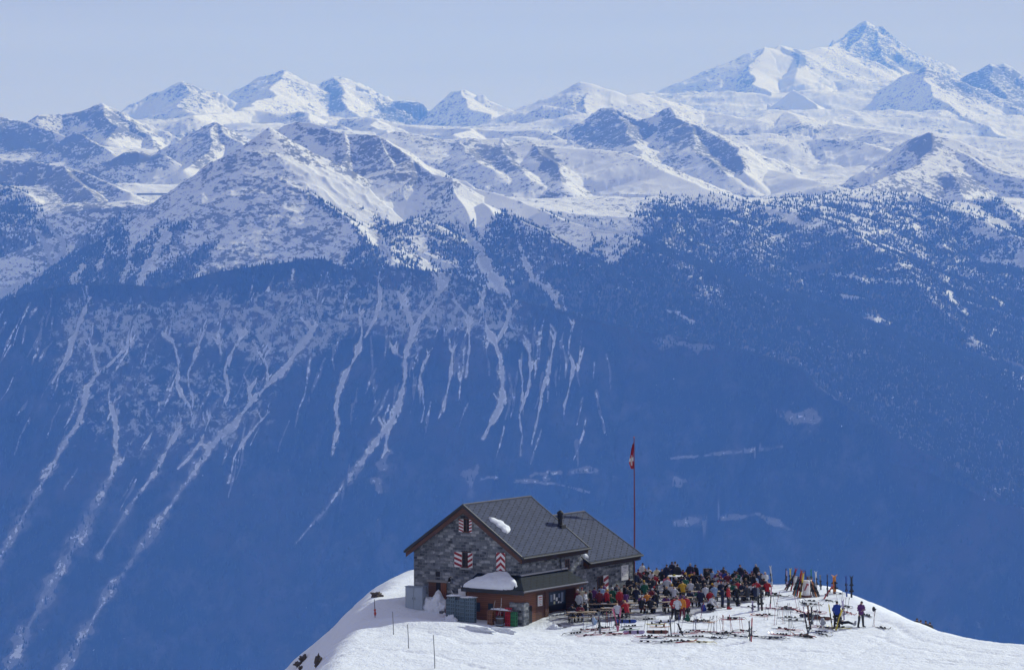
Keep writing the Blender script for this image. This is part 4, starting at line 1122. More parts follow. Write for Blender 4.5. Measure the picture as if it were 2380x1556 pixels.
def roof(y0, y1, ze, zr, over=0.44, th=0.20):
    """two slopes with a dark edge board, red-brown soffit fascia, gutter"""
    c = -W / 2
    sl = (zr - ze) / (W / 2)
    lo = ze - sl * over
    xr, xl = over, -W - over
    b = MB()
    sec = [(xr, lo), (c, zr), (xl, lo), (xl, lo - th * 0.6), (c, zr - th), (xr, lo - th * 0.6)]
    b.prism([sec[0], sec[1], sec[4], sec[5]], y0, y1, axis='y')
    b.prism([sec[1], sec[2], sec[3], sec[4]], y0, y1, axis='y')
    r = b.build('roof', M_SLATE, hut)
    # dark edge strip along the verges, then the fascia board under it
    e = MB()
    for (ya, yb) in ((y0 - 0.10, y0 - 0.003), (y1 + 0.003, y1 + 0.06)):
        for s in (1, -1):
            xo = c + s * (W / 2 + over + 0.04)
            e.prism([(xo, lo + 0.03), (c, zr + 0.05), (c, zr - 0.20), (xo, lo - 0.20)], ya, yb, axis='y')
    e.box(xr + 0.003, xr + 0.14, y0 - 0.1, y1 + 0.06, lo - 0.21, lo - 0.02)
    e.box(xl - 0.14, xl - 0.003, y0 - 0.1, y1 + 0.06, lo - 0.21, lo - 0.02)
    e.build('roof_edge', M_EDGE, r)
    f = MB()
    for s in (1, -1):
        xo = c + s * (W / 2 + over - 0.02)
        f.prism([(xo, lo - 0.205), (c, zr - 0.205), (c, zr - 0.62), (xo, lo - 0.52)], y0 - 0.04, y0 + 0.03, axis='y')
    f.build('fascia', M_FASCIA, r)
    f = MB()
    f.box(xr - 0.05, xr + 0.02, y0 + 0.032, y1 - 0.002, lo - 0.46, lo - 0.23)
    f.prism([(0.02, lo - 0.50), (xr - 0.052, lo - 0.50), (xr - 0.052, lo - 0.46), (0.02, lo - 0.46)], y0 + 0.032, y1, axis='y')
    f.build('soffit', paint((0.030, 0.016, 0.014), 0.8), r)  # dark brown puts the shadow under the long eave into the colour
    g = MB()
    g.box(c - 0.09, c + 0.09, y0 - 0.05, y1 + 0.04, zr - 0.02, zr + 0.055)
    g.build('ridge_cap', paint((0.16, 0.16, 0.17), 0.5), r)
    gt = MB()
    gt.tube([(xr + 0.20, y0 - 0.12, lo - 0.12), (xr + 0.20, y1 + 0.05, lo - 0.12)], 0.065, 8)
    gt.build('gutter', M_EDGE, r)
    return r
roof_main = roof(-0.42, L1 + 0.30, zE, zR)
roof_wing = roof(L1 + 0.365, L2 + 0.40, zE2, zR2)
# seam where the wing roof meets the tall block, and the small crease low on its slope
# ---- chimney pipe with cowl
ch = MB()
cx, cy = -1.75, L1 - 0.15
cz = zR - (zR - zE) / (W / 2) * (W / 2 + cx)
ch.tube([(cx, cy, cz - 0.1), (cx, cy, cz + 0.55)], 0.17, 12)
ch.tube([(cx, cy, cz + 0.55), (cx, cy, cz + 0.62)], 0.27, 12)
ch.tube([(cx, cy, cz + 0.62), (cx, cy, cz + 0.92)], [0.20, 0.23], 12)
ch.tube([(cx, cy, cz + 0.92), (cx, cy, cz + 1.0), (cx, cy, cz + 1.16)], [0.26, 0.24, 0.06], 12)
ch.box(cx - 0.30, cx + 0.32, cy - 0.3, cy + 0.3, cz - 0.30, cz + 0.06)
ch.build('chimney', M_DARK, roof_main)

# ---- windows with striped shutters
def stripes(w, h, n, mode, lean=0.32):
    """shutter leaf in its own plane (u right, v up): red and white slanting bands, or chevrons"""
    polys = []
    def clip(poly, side, lim):
        out = []
        for i in range(len(poly)):
            a, b = poly[i], poly[(i + 1) % len(poly)]
            ia = a[1] >= lim if side == 'lo' else a[1] <= lim
            ib = b[1] >= lim if side == 'lo' else b[1] <= lim
            if ia:
                out.append(a)
            if ia != ib:
                t = (lim - a[1]) / (b[1] - a[1])
                out.append((a[0] + t * (b[0] - a[0]), lim))
        return out
    bands = []
    hh = h / n
    for i in range(-3, n + 3):
        z0, z1 = i * hh, i * hh + hh * 0.5
        if mode == 'slant':
            k = lean * w
            bands.append([(0, z0 + k), (w, z0 - 0), (w, z1 - 0), (0, z1 + k)])
        elif mode == 'slant_up':
            k = lean * w
            bands.append([(0, z0), (w, z0 + k), (w, z1 + k), (0, z1)])
        else:
            k = w * 0.42
            bands.append([(0, z0 - k), (w / 2, z0), (w / 2, z1), (0, z1 - k)])
            bands.append([(w / 2, z0), (w, z0 - k), (w, z1 - k), (w / 2, z1)])
    for p in bands:
        p = clip(p, 'lo', 0.0)
        if len(p) > 2:
            p = clip(p, 'hi', h)
        if len(p) > 2:
            polys.append(p)
    return polys

def shutter(u0, z0, w, h, n, mode, face, off, parent, swing=0.0):
    """face 'x' : on the long wall (u = y);  face 'y' : on the gable (u = x)"""
    def P(u, v, d):
        u = u * math.cos(swing)
        d2 = d + (u if swing >= 0 else (w * math.cos(swing) - u)) * abs(math.sin(swing))
        return Vector((u0 + u, -off - d2, z0 + v)) if face == 'y' else Vector((off + d2, u0 + u, z0 + v))
    b = MB()
    cs = [(0, 0), (w, 0), (w, h), (0, h)]
    b.add([P(u, v, 0) for u, v in cs] + [P(u, v, 0.04) for u, v in cs], [(0, 1, 2, 3), (4, 5, 6, 7), (0, 1, 5, 4), (1, 2, 6, 5), (2, 3, 7, 6), (3, 0, 4, 7)], 0)
    for p in stripes(w, h, n, mode):
        n_ = len(p)
        b.add([P(u, v, 0.046) for u, v in p] + [P(u, v, 0.041) for u, v in p], [tuple(range(n_)), tuple(range(2 * n_ - 1, n_ - 1, -1))] + [(i, (i + 1) % n_, n_ + (i + 1) % n_, n_ + i) for i in range(n_)], 1)
    return b.build('shutter', [M_WHITE, M_RED], parent)

def window(u0, u1, z0, z1, face, label=None, frame=M_DARKWOOD):
    d = 0.03
    def B(b, a0, a1, y0, y1, q0, q1):
        return b.box(a0, a1, -y1, -y0, q0, q1) if face == 'y' else b.box(y0, y1, a0, a1, q0, q1)
    b = MB()
    t = 0.07
    B(b, u0 - t, u1 + t, -0.05, d, z1, z1 + t); B(b, u0 - t, u1 + t, -0.05, d + 0.06, z0 - t, z0)
    B(b, u0 - t, u0, -0.05, d, z0, z1); B(b, u1, u1 + t, -0.05, d, z0, z1)
    B(b, (u0 + u1) / 2 - 0.025, (u0 + u1) / 2 + 0.025, -0.05, 0.022, z0, z1)
    B(b, u0, (u0 + u1) / 2 - 0.025, -0.05, 0.018, (z0 + z1) / 2 - 0.02, (z0 + z1) / 2 + 0.02)
    B(b, (u0 + u1) / 2 + 0.025, u1, -0.05, 0.018, (z0 + z1) / 2 - 0.02, (z0 + z1) / 2 + 0.02)
    w = b.build('window', frame, hut)
    g = MB(); B(g, u0, u1, -0.04, 0.006, z0, z1); g.build('pane', M_DARK, w)
    if label: w['label'] = label
    return w
# attic window of the gable, both leaves folded back
w = window(-W / 2 - 0.20, -W / 2 + 0.26, 6.02, 6.92, 'y')
shutter(-W / 2 - 0.62, 5.98, 0.40, 0.95, 4, 'slant', 'y', 0.035, w)
shutter(-W / 2 + 0.29, 5.98, 0.24, 0.95, 4, 'slant_up', 'y', 0.035, w)
# first floor window, one leaf open flat and one standing out
w = window(-5.02, -4.42, 3.42, 4.46, 'y')
shutter(-5.72, 3.36, 0.66, 1.12, 3, 'slant', 'y', 0.035, w)
shutter(-4.37, 3.36, 0.62, 1.12, 3, 'slant_up', 'y', 0.035, w, swing=-1.15)
sb = MB(); sb.box(-5.2, -4.2, -0.16, -0.002, 3.22, 3.335); sb.build('sill', paint((0.3, 0.31, 0.32), 0.8), w)
# closed chevron shutters right of it
w = window(-1.98, -1.30, 3.30, 4.56, 'y')
shutter(-2.02, 3.24, 0.76, 1.38, 3, 'chev', 'y', 0.035, w)
# small dark vent of the gable
vb = MB(); vb.box(-7.42, -7.06, -0.03, 0.05, 2.55, 2.92); vb.build('vent', M_DARK, hut)
# long side: small window, wing window with one leaf
window(6.35, 6.85, 3.0, 3.62, 'x')
w = window(11.05, 11.75, 0.55, 1.92, 'x')
shutter(11.80, 0.45, 0.72, 1.55, 3, 'slant_up', 'x', 0.035, w)
# drainpipe
for q in (((0.09, 5.55, zE - 0.65), (0.09, 5.55, 2.9)), ((0.12, L2 - 0.12, zE2 - 0.55), (0.12, L2 - 0.12, -0.5))):
    MB().tube(q, 0.05, 8).build('drainpipe', M_EDGE, hut)
# ---- gable door: near-black panel painting the shade inside, timber leaf standing open
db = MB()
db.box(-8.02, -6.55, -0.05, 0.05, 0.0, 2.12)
dr = db.build('doorway_shade_panel', M_DARK, hut)
lf = MB(); lf.box(-6.92, -6.42, -0.10, -0.052, 0.02, 2.1); lf.build('door', board_material((0.16, 0.055, 0.03), (0.30, 0.11, 0.055), 0.16, True), dr)
lt = MB(); lt.box(-8.2, -6.3, -0.09, 0.02, 2.122, 2.30); lt.build('lintel', paint((0.26, 0.25, 0.24), 0.85), dr)
cb_ = MB(); cb_.box(-8.02, -7.35, -0.085, -0.052, 0.02, 2.1); cb_.build('door_leaf', M_DARKWOOD, dr)
# stone steps with two white rails, climbing to the side door
st = MB()
for i in range(5):
    st.box(-5.9, -4.35, -1.9 + i * 0.3, -0.002 if i == 4 else -1.602 + i * 0.3, -0.8, 0.25 + i * 0.19)
st.build('steps', M_STONE, hut)
sd = MB(); sd.box(-4.9, -4.05, -0.04, 0.05, 0.95, 1.98); sd.build('side_door', M_DARK, hut)
rl = MB()
rl.tube([(-5.95, -0.15, 1.62), (-4.25, -1.85, 0.95)], 0.028, 6); rl.tube([(-5.10, -0.12, 2.0), (-3.65, -1.45, 1.30)], 0.028, 6)
for (x, y, z) in ((-5.95, -0.15, 1.62), (-4.25, -1.85, 0.95), (-3.65, -1.45, 1.3), (-5.1, -0.12, 2.0)):
    rl.tube([(x, y, z), (x, y, -0.2 if y < -1 else 0.7)], 0.022, 6)
rl.build('handrail', M_WHITE, hut)
# wall lamp
lp = MB(); lp.tube([(-6.05, -0.02, 2.55), (-6.05, -0.16, 2.6), (-6.05, -0.26, 2.52)], 0.025, 6); lp.tube([(-6.05, -0.26, 2.54), (-6.05, -0.26, 2.38), (-6.05, -0.26, 2.26)], [0.05, 0.12, 0.08], 10)
lp.build('wall_lamp', M_DARK, hut)
lb = MB(); lb.tube([(-6.05, -0.26, 2.255), (-6.05, -0.26, 2.17)], [0.07, 0.05], 8); lb.build('lamp_glass', M_WHITE, hut)

# ---- timber kiosk wrapped round the front corner
AX0, AX1, AY0, AY1 = -3.55, 1.35, -1.85, 6.3     # footprint: x from AX0, y from AY0; right side strip up to AY1
zb, ze3, zt3 = -1.4, 2.14, 3.02
kb = MB()
kb.box(AX0 + 0.1, AX1, AY0, -0.004, zb, ze3 - 0.02)
kb.build('kiosk_wall', M_BOARD, hut)
kb = MB()
kb.box(0.004, AX1, 0.0, 1.75, zb, ze3 - 0.02); kb.box(0.004, AX1, 5.6, AY1 - 0.2, zb, ze3 - 0.02)
kb.box(0.004, AX1 - 0.9, 1.752, 5.598, zb, ze3 - 0.02)
kb.box(AX1 - 0.12, AX1, 1.752, 5.598, ze3 - 0.42, ze3 - 0.02)
kb.build('kiosk_wall', M_DARKWOOD, hut)
ob = MB(); ob.box(AX1 - 0.89, AX1 - 0.85, 1.76, 5.59, 0.1, ze3 - 0.45); ob.build('counter_shade_panel', M_DARK, hut)  # near-black sheet, the shade behind the counter put into its colour
rp = MB()
oh = 0.38
A = Vector((AX0 - 0.15, 0.0, zt3)); B_ = Vector((0.0, 0.0, zt3)); C_ = Vector((0.0, AY1 + 0.25, zt3 - 0.1))
D_ = Vector((AX0 - 0.15, AY0 - oh, ze3)); E_ = Vector((AX1 + oh, AY0 - oh, ze3)); F_ = Vector((AX1 + oh, AY1 + 0.25, ze3 - 0.06))
up = Vector((0, 0, 0.11))
for q in ((D_, E_, B_, A), (E_, F_, C_, B_)):
    vs = [p - up for p in q] + [p for p in q]
    rp.add(vs, [(3, 2, 1, 0), (4, 5, 6, 7), (0, 1, 5, 4), (1, 2, 6, 5), (2, 3, 7, 6), (3, 0, 4, 7)])
kr = rp.build('kiosk_roof', M_SLATE_DARK, hut)
fb = MB()
fb.box(D_.x, E_.x + 0.03, D_.y - 0.03, D_.y - 0.002, ze3 - 0.28, ze3 + 0.01)
fb.build('fascia', M_EDGE, kr)
fb = MB(); fb.box(E_.x + 0.002, E_.x + 0.028, D_.y, F_.y, ze3 - 0.24, ze3 - 0.08); fb.build('fascia', M_FASCIA, kr)
gt = MB(); gt.tube([(E_.x + 0.10, E_.y - 0.05, ze3 - 0.02), (F_.x + 0.10, F_.y, F_.z - 0.02)], 0.075, 8); gt.build('gutter', M_GUTTER, kr)
fl = MB(); fl.box(0.003, 0.12, 0.02, AY1 + 0.2, zt3 - 0.06, zt3 + 0.05); fl.build('flashing', paint((0.45, 0.45, 0.47), 0.5), kr)
pl = MB(); pl.box(AX1 - 0.95, AX1 + 0.28, AY0 - 0.22, AY0 + 0.5, zb, 1.28); pl.build('stone_pillar', M_STONE, hut)
pl = MB(); pl.box(AX0 - 0.9, AX0 + 0.35, AY0 - 0.1, AY0 + 1.3, zb, 1.40); pl.build('stone_pillar', M_STONE, hut)
pl = MB(); pl.box(AX0 - 0.75, AX0 - 0.1, AY0 + 0.15, AY0 + 0.7, 1.402, 1.95); pl.build('white_box', M_WHITE, hut)
for (u, s) in ((-2.45, 0.36), (-1.35, 0.42), (0.02, 0.36)):
    b = MB(); z0 = 0.42 if u < 0 else 0.1
    b.box(u - s / 2 - 0.06, u + s / 2 + 0.06, AY0 - 0.035, AY0 - 0.002, z0 - 0.06, z0 + 0.72)
    wdw = b.build('window', M_BOARD, hut)
    b = MB(); b.box(u - s / 2, u + s / 2, AY0 - 0.045, AY0 - 0.037, z0, z0 + 0.66); b.build('pane', M_GLASS, wdw)
# serving side: door post, dark door, glazed hatch with notices, counter
b = MB(); b.box(AX1 + 0.003, AX1 + 0.07, AY0 + 0.55, AY0 + 1.25, zb, 0.95); b.build('kiosk_door', M_DARK, hut)
b = MB(); b.box(AX1 + 0.003, AX1 + 0.06, 1.25, 1.45, zb, ze3 - 0.25); b.box(AX1 + 0.003, AX1 + 0.05, 1.452, 1.74, 0.1, ze3 - 0.3, ); b.build('post', M_DARKWOOD, hut)
wdw = MB().box(AX1 - 0.06, AX1 + 0.02, 1.76, 4.1, 0.72, ze3 - 0.45).build('window', M_GLASS, hut)
nb = MB()
for (y, z, w_, h_, m) in ((2.0, 1.0, .28, .5, 0), (2.45, 1.1, .2, .42, 1), (2.75, 0.98, .26, .26, 1), (2.45, .78, .22, .2, 2), (3.05, .8, .2, .14, 1), (3.1, 1.2, .24, .3, 0), (3.5, .85, .3, .7, 0), (3.4, .78, .16, .1, 1)):
    nb.box(AX1 + 0.022, AX1 + 0.03, y, y + w_, z, z + h_, m)
nb.build('notice', [paint((0.22, 0.27, 0.36), 0.6), M_WHITE, paint((0.6, 0.58, 0.35), 0.6)], wdw)
b = MB(); b.box(AX1 - 0.4, AX1 + 0.62, 1.3, 6.0, -0.28, -0.20); b.build('counter', paint((0.3, 0.3, 0.32), 0.3), hut)
b = MB(); b.box(AX1 + 0.08, AX1 + 0.6, 1.35, 2.55, zb, -0.283); b.build('stone_plinth', M_STONE, hut)
b = MB(); b.box(AX1 + 0.08, AX1 + 0.5, 2.553, 6.0, zb, -0.283); b.build('counter_front', board_material((0.02, 0.02, 0.024), (0.05, 0.048, 0.05), 0.2, True), hut)

def hp(x, y, z):
    return HM @ Vector((x, y, z))

def put(o, x, y, z, rz=0.0):
    """place a thing by the hut's own axes"""
    o.location = hp(x, y, z); o.rotation_euler = (0, 0, HR + rz)
    return o

# ---- snow lying on the roofs
def cover(name, mat, outline, plane, thick, label, cat, seed, res=44):
    """a rounded pad of snow on a slope: outline in slope coordinates (a, b); plane(a, b, h) -> point"""
    P = np.array(outline, float)
    lo, hi = P.min(0), P.max(0)
    A_, B2 = np.meshgrid(np.linspace(lo[0], hi[0], res), np.linspace(lo[1], hi[1], res), indexing='ij')
    x, y = A_.ravel(), B2.ravel()
    ins = np.zeros(x.shape, bool); best = np.full(x.shape, 1e9)
    for i in range(len(P)):
        (ax, ay), (bx, by) = P[i], P[(i + 1) % len(P)]
        dx, dy = bx - ax, by - ay
        t = np.clip(((x - ax) * dx + (y - ay) * dy) / (dx * dx + dy * dy + 1e-12), 0, 1)
        best = np.minimum(best, np.hypot(x - ax - t * dx, y - ay - t * dy))
        ins ^= ((ay > y) != (by > y)) & (x < dx * (y - ay) / (dy + 1e-12) + ax)
    sd = np.where(ins, best, -best)
    w = min(hi - lo) * 0.32
    h = thick * np.sqrt(np.clip(sd / w, 0, 1) * (2 - np.clip(sd / w, 0, 1))) * (1 + 0.25 * fbm(x * 2 + seed, y * 2, 3, seed))
    keep = sd > -min(hi - lo) / res * 1.2
    vs = [plane(a, b, max(q, -0.02) if s > 0 else -0.03) for a, b, q, s in zip(x, y, h, sd)]
    idx_ = np.arange(res * res).reshape(res, res)
    fs = []
    for i in range(res - 1):
        for j in range(res - 1):
            q = (idx_[i, j], idx_[i + 1, j], idx_[i + 1, j + 1], idx_[i, j + 1])
            if all(keep[k] for k in q):
                fs.append(tuple(int(k) for k in q))
    used = sorted({i for f in fs for i in f}); mp = {k: i for i, k in enumerate(used)}
    b = MB(); b.add([vs[k] for k in used], [tuple(mp[i] for i in f) for f in fs])
    o = b.build(name, mat, None, smooth=True)
    o.matrix_world = HM
    return tag(o, label, cat)
sl_m = (zR - zE) / (W / 2)
def main_slope(a, b, h):      # a along the ridge, b metres right of the ridge in plan
    x = -W / 2 + b
    return Vector((x + h * 0.55, a, zR - sl_m * b + h * 0.83))
cover('snow_patch', SNOW, [(0.8, 1.40), (1.3, 1.5), (1.5, 1.72), (1.72, 1.78), (1.9, 2.05), (1.78, 2.2), (2.05, 2.45), (1.85, 2.68), (1.5, 2.85), (0.9, 3.0), (0.62, 2.75), (0.85, 2.5), (0.62, 2.25), (0.8, 2.05), (0.55, 1.75)], main_slope, 0.2,
      'long lumpy white snow patch left on the tall slate roof slope', 'snow', 4)
def wing_slope(a, b, h):
    x = -W / 2 + b
    return Vector((x + h * 0.5, a, zR2 - (zR2 - zE2) / (W / 2) * b + h * 0.85))
cover('snow_patch', SNOW, [(9.0, 3.85), (9.25, 3.55), (9.75, 3.75), (9.85, 4.25), (9.6, 4.75), (9.15, 4.7)], wing_slope, 0.2,
      'small white snow lump where the lower roof meets the tall block', 'snow', 6)
def kiosk_slope(a, b, h):     # a along x, b out from the wall
    k = (zt3 - ze3) / (-(AY0 - oh))
    return Vector((a, -b, zt3 - k * b + h))
o = cover('snow_patch', SNOW, [(AX0 - 0.1, 2.15), (AX0 + 0.15, 1.5), (AX0 + 0.9, 0.7), (AX0 + 1.6, 0.06), (-0.9, 0.04), (-0.35, 0.55), (0.35, 1.05), (0.75, 1.6), (0.6, 2.05), (-0.2, 2.2), (-1.5, 2.22)], kiosk_slope, 0.46,
      'big rounded cap of snow on the timber kiosk roof', 'snow', 9)

# ---- signs
def sign(name, label, x, y, z, w_, h_, face, marks):
    o = MB()
    if face == 'x':
        o.box(0, 0.03, -w_ / 2, w_ / 2, -h_ / 2, h_ / 2)
    o = o.build(name, M_WHITE)
    put(o, x, y, z); tag(o, label, 'sign')
    for (u, v, a, b, mi) in marks:
        MB().box(0.031, 0.035, u - a / 2, u + a / 2, v - b / 2, v + b / 2).build('emblem' if b > a else 'lettering', [paint((0.30, 0.30, 0.33), 0.7), paint((0.55, 0.10, 0.10), 0.7)][mi], o)
    return o
sign('sign', 'white sign board with grey emblems high on the far stone wall', 0.02, 15.05, 1.95, 1.05, 1.15, 'x',
     [(0, .42, .62, .05, 0), (0.02, .32, .44, .035, 0), (-.38, -.1, .09, .24, 0), (.36, -.02, .09, .22, 0), (0, .12, .3, .03, 0), (0, -.3, .5, .03, 0)])
sign('sign', 'small white sign with red lines on the brown kiosk boards', AX1 + 0.02, 0.55, 1.22, 0.62, 0.78, 'x',
     [(0, .24, .44, .08, 1), (0, .08, .4, .05, 1), (0, -.06, .36, .03, 0), (0, -.16, .4, .03, 0), (0.05, -.28, .26, .04, 1)])

# ---- flagpole with hanging flag
fp = onto(1474, 1338)
fp = Vector((at(1474.5, 1330, 252).x, 252.0, 0)); fp.z = gz(fp.x, fp.y)
ftop = at(1473, 1017, 252)
H_ = ftop.z - fp.z
pole = empty('flagpole', fp, 0, 'tall thin red flagpole rising beside the end of the hut', 'flagpole')
b = MB(); b.tube([(0, 0, -0.5), (0, 0, H_ * 0.5), (-0.04, 0, H_)], [0.075, 0.06, 0.035], 8); b.build('pole', paint((0.14, 0.02, 0.05), 0.4), pole)
b = MB(); b.tube([(-0.04, 0, H_), (-0.04, 0, H_ + 0.05), (-0.04, 0, H_ + 0.12)], [0.04, 0.06, 0.02], 8); b.build('finial', paint((0.5, 0.1, 0.1), 0.4), pole)
def flag():
    nx, nz_ = 18, 40
    hgt = 2.1
    vs, fs, mi = [], [], []
    for j in range(nz_ + 1):
        v = j / nz_
        width = 0.09 + 0.27 * math.sin(min(1, v * 1.15) * math.pi * 0.5) * (1 - 0.55 * max(0, v - 0.72) / 0.28)
        for i in range(nx + 1):
            u = i / nx
            fold = 0.09 * math.sin(u * 11 + v * 2.2) * (0.3 + u)
            vs.append((-0.05 - width * u + 0.015 * math.sin(v * 9 + u * 4), fold, -v * hgt - 0.25 * u * (1 - v) ))
    for j in range(nz_):
        for i in range(nx):
            u, v = (i + .5) / nx, (j + .5) / nz_
            a = j * (nx + 1) + i
            fs.append((a, a + 1, a + nx + 2, a + nx + 1))
            cu, cv = u - 0.48, v - 0.66
            mi.append(1 if (abs(cu) < 0.17 and abs(cv) < 0.22) or (abs(cu) < 0.50 and abs(cv + 0.03) < 0.075) else 0)
    b = MB(); b.v = vs; b.f = fs; b.mi = mi
    o = b.build('flag', [paint((0.42, 0.012, 0.025), 0.7), M_WHITE], None, smooth=True)
    o.location = fp + Vector((-0.03, 0, H_ - 0.35))
    m = o.modifiers.new('thickness', 'SOLIDIFY'); m.thickness = 0.008
    tag(o, 'limp red flag with a white cross hanging near the pole top', 'flag')
flag()

# ------------------------------------------------------------------ clutter in front of the hut
# grey steel cupboard
cab = empty('metal_cabinet', (0, 0, 0), 0, 'tall pale blue grey two door metal cabinet by the hut corner', 'cabinet')
b = MB(); b.box(-0.72, 0.72, -0.28, 0.28, -0.2, 1.62); b.build('cabinet_body', M_STEEL, cab, bevel=0.02)
for s in (-1, 1):
    b = MB(); b.box(min(0.012 * s, 0.69 * s), max(0.012 * s, 0.69 * s), -0.31, -0.282, -0.12, 1.56); dd = b.build('cabinet_door', M_STEEL, cab)
    b = MB(); b.tube([(s * 0.1, -0.33, 0.7), (s * 0.1, -0.33, 0.86)], 0.014, 6); b.build('handle', M_EDGE, dd)
b = MB(); b.box(-0.76, 0.76, -0.32, 0.32, 1.622, 1.66); b.build('lid', paint((0.25, 0.30, 0.36), 0.5), cab)
p = onto(966, 1413); cab.location = p; cab.rotation_euler = (0, 0, HR + R(8))
# white chest by the steps
ch_ = empty('chest', (0, 0, 0), 0, 'pale blue chest freezer standing below the steps', 'chest')
b = MB(); b.box(-0.55, 0.55, -0.35, 0.35, 0, 0.95); b.build('chest_body', paint((0.42, 0.50, 0.60), 0.4), ch_, bevel=0.03)
b = MB(); b.box(-0.56, 0.56, -0.36, 0.36, 0.952, 1.05); b.build('lid', paint((0.50, 0.57, 0.66), 0.4), ch_, bevel=0.02)
put(ch_, -4.2, -2.3, -0.1)
# red gas bottle
rb = empty('gas_bottle', (0, 0, 0), 0, 'tall red gas bottle beside the stacked grey crates', 'gas bottle')
b = MB(); b.tube([(0, 0, 0), (0, 0, .05), (0, 0, 1.2), (0, 0, 1.32), (0, 0, 1.38)], [0.15, 0.17, 0.17, 0.11, 0.05], 14); b.build('cylinder', paint((0.42, 0.015, 0.02), 0.4), rb, smooth=True)
b = MB(); b.tube([(0, 0, 1.385), (0, 0, 1.48)], 0.035, 8); b.tube([(0, 0, 1.42), (0.09, 0, 1.42)], 0.02, 6); b.build('valve', M_STEEL, rb)
p = onto(1041, 1434); rb.location = p + Vector((0, 0, -0.02))
# crates: one model, copied and stacked
def crate_model(name, mat, w_=0.4, d_=0.3, h_=0.27):
    b = MB()
    t = 0.02
    b.box(-w_ / 2, w_ / 2, -d_ / 2, d_ / 2, 0, t)
    for s in (-1, 1):
        for (x0, x1) in ((-w_ / 2, -w_ / 2 + .05), (-.025, .025), (w_ / 2 - .05, w_ / 2)):
            b.box(x0, x1, s * d_ / 2 - t / 2, s * d_ / 2 + t / 2, t + .001, h_ - .001)
        b.box(-w_ / 2, w_ / 2, s * (d_ / 2 - .001) - t / 2, s * (d_ / 2 - .001) + t / 2, h_ * .42, h_ * .58)
        b.box(-w_ / 2, w_ / 2, s * (d_ / 2 - .001) - t / 2, s * (d_ / 2 - .001) + t / 2, h_ - .06, h_)
        b.box(-w_ / 2, w_ / 2, s * (d_ / 2 - .001) - t / 2, s * (d_ / 2 - .001) + t / 2, t + .002, .07)
        for (y0, y1) in ((-d_ / 2 + .012, -d_ / 2 + .06), (d_ / 2 - .06, d_ / 2 - .012)):
            b.box(s * w_ / 2 - t / 2, s * w_ / 2 + t / 2, y0, y1, t + .001, h_ - .001)
        b.box(s * (w_ / 2 - .001) - t / 2, s * (w_ / 2 - .001) + t / 2, -d_ / 2 + .012, d_ / 2 - .012, h_ - .06, h_ - .002)
        b.box(s * (w_ / 2 - .001) - t / 2, s * (w_ / 2 - .001) + t / 2, -d_ / 2 + .012, d_ / 2 - .012, h_ * .42, h_ * .56)
    b.box(-w_ / 2 + .03, w_ / 2 - .03, -d_ / 2 + .03, d_ / 2 - .03, t + .002, h_ * 0.8, 1)
    o = b.build(name, [mat, M_DARK])
    return o
M_CRATE = paint((0.13, 0.19, 0.23), 0.5)
ORD = ['first', 'second', 'third', 'fourth', 'fifth', 'sixth', 'seventh', 'eighth', 'ninth', 'tenth', 'eleventh', 'twelfth', 'thirteenth', 'fourteenth', 'fifteenth', 'sixteenth', 'seventeenth', 'eighteenth', 'nineteenth', 'twentieth']
cr0 = crate_model('crate', M_CRATE)
first = True
stacks = []
for ci in range(6):
    x = -4.0 + ci * 0.42
    y = -3.35 - 0.05 * (ci % 2)
    nlev = [6, 7, 6, 7, 7, 7][ci]
    stacks.append((x, y, nlev, ci))
lev_name = {0: 'bottom', 1: 'second', 2: 'third', 3: 'fourth', 4: 'fifth', 5: 'sixth', 6: 'seventh'}
crate_top = {}
for (x, y, nlev, ci) in stacks:
    p = hp(x, y, 0); base = gz(p.x, p.y) - 0.12
    for lv in range(nlev):
        c = cr0 if first else copy_tree(cr0)
        first = False
        c.location = (p.x, p.y, base + lv * 0.275); c.rotation_euler = (0, 0, HR + random.uniform(-.03, .03))
        tag(c, 'grey bottle crate, %s from the ground in the %s stack from the red gas bottle' % (lev_name[lv] if lv else 'lowest', ORD[ci]), 'crate', 'grey crates stacked before the kiosk')
    crate_top[ci] = Vector((p.x, p.y, base + nlev * 0.275))
def small_pad(at_, r, seed, label):
    o = blob('snow_patch', SNOW, at_, r, seed, rough=0.35); return tag(o, label, 'snow')
small_pad(crate_top[1], (0.5, 0.2, 0.09), 31, 'thin pad of snow on the left grey crate stacks')
small_pad(crate_top[4], (0.6, 0.2, 0.08), 32, 'thin pad of snow on the tall grey crate stacks')
# coloured crates near the pillar
for (nm, colr, word, x, y, n) in (('crate', (0.40, 0.012, 0.02), 'red', 0.75, -2.75, 5), ('crate', (0.02, 0.16, 0.06), 'green', 1.2, -2.7, 4), ('crate', (0.20, 0.08, 0.035), 'brown', -0.35, -3.4, 4), ('crate', (0.36, 0.012, 0.02), 'scarlet', -0.02, -2.75, 4)):
    c0 = crate_model(nm, paint(colr, 0.5))
    p = hp(x, y, 0); base = gz(p.x, p.y) - 0.05
    for lv in range(n):
        c = c0 if lv == 0 else copy_tree(c0)
        c.location = (p.x, p.y, base + lv * 0.275); c.rotation_euler = (0, 0, HR + random.uniform(-.08, .08))
        tag(c, '%s plastic crate, %s in the %s stack near the stone pillar' % (word, 'lowest' if lv == 0 else ORD[lv] + ' up', word), 'crate', '%s crates by the pillar' % word)
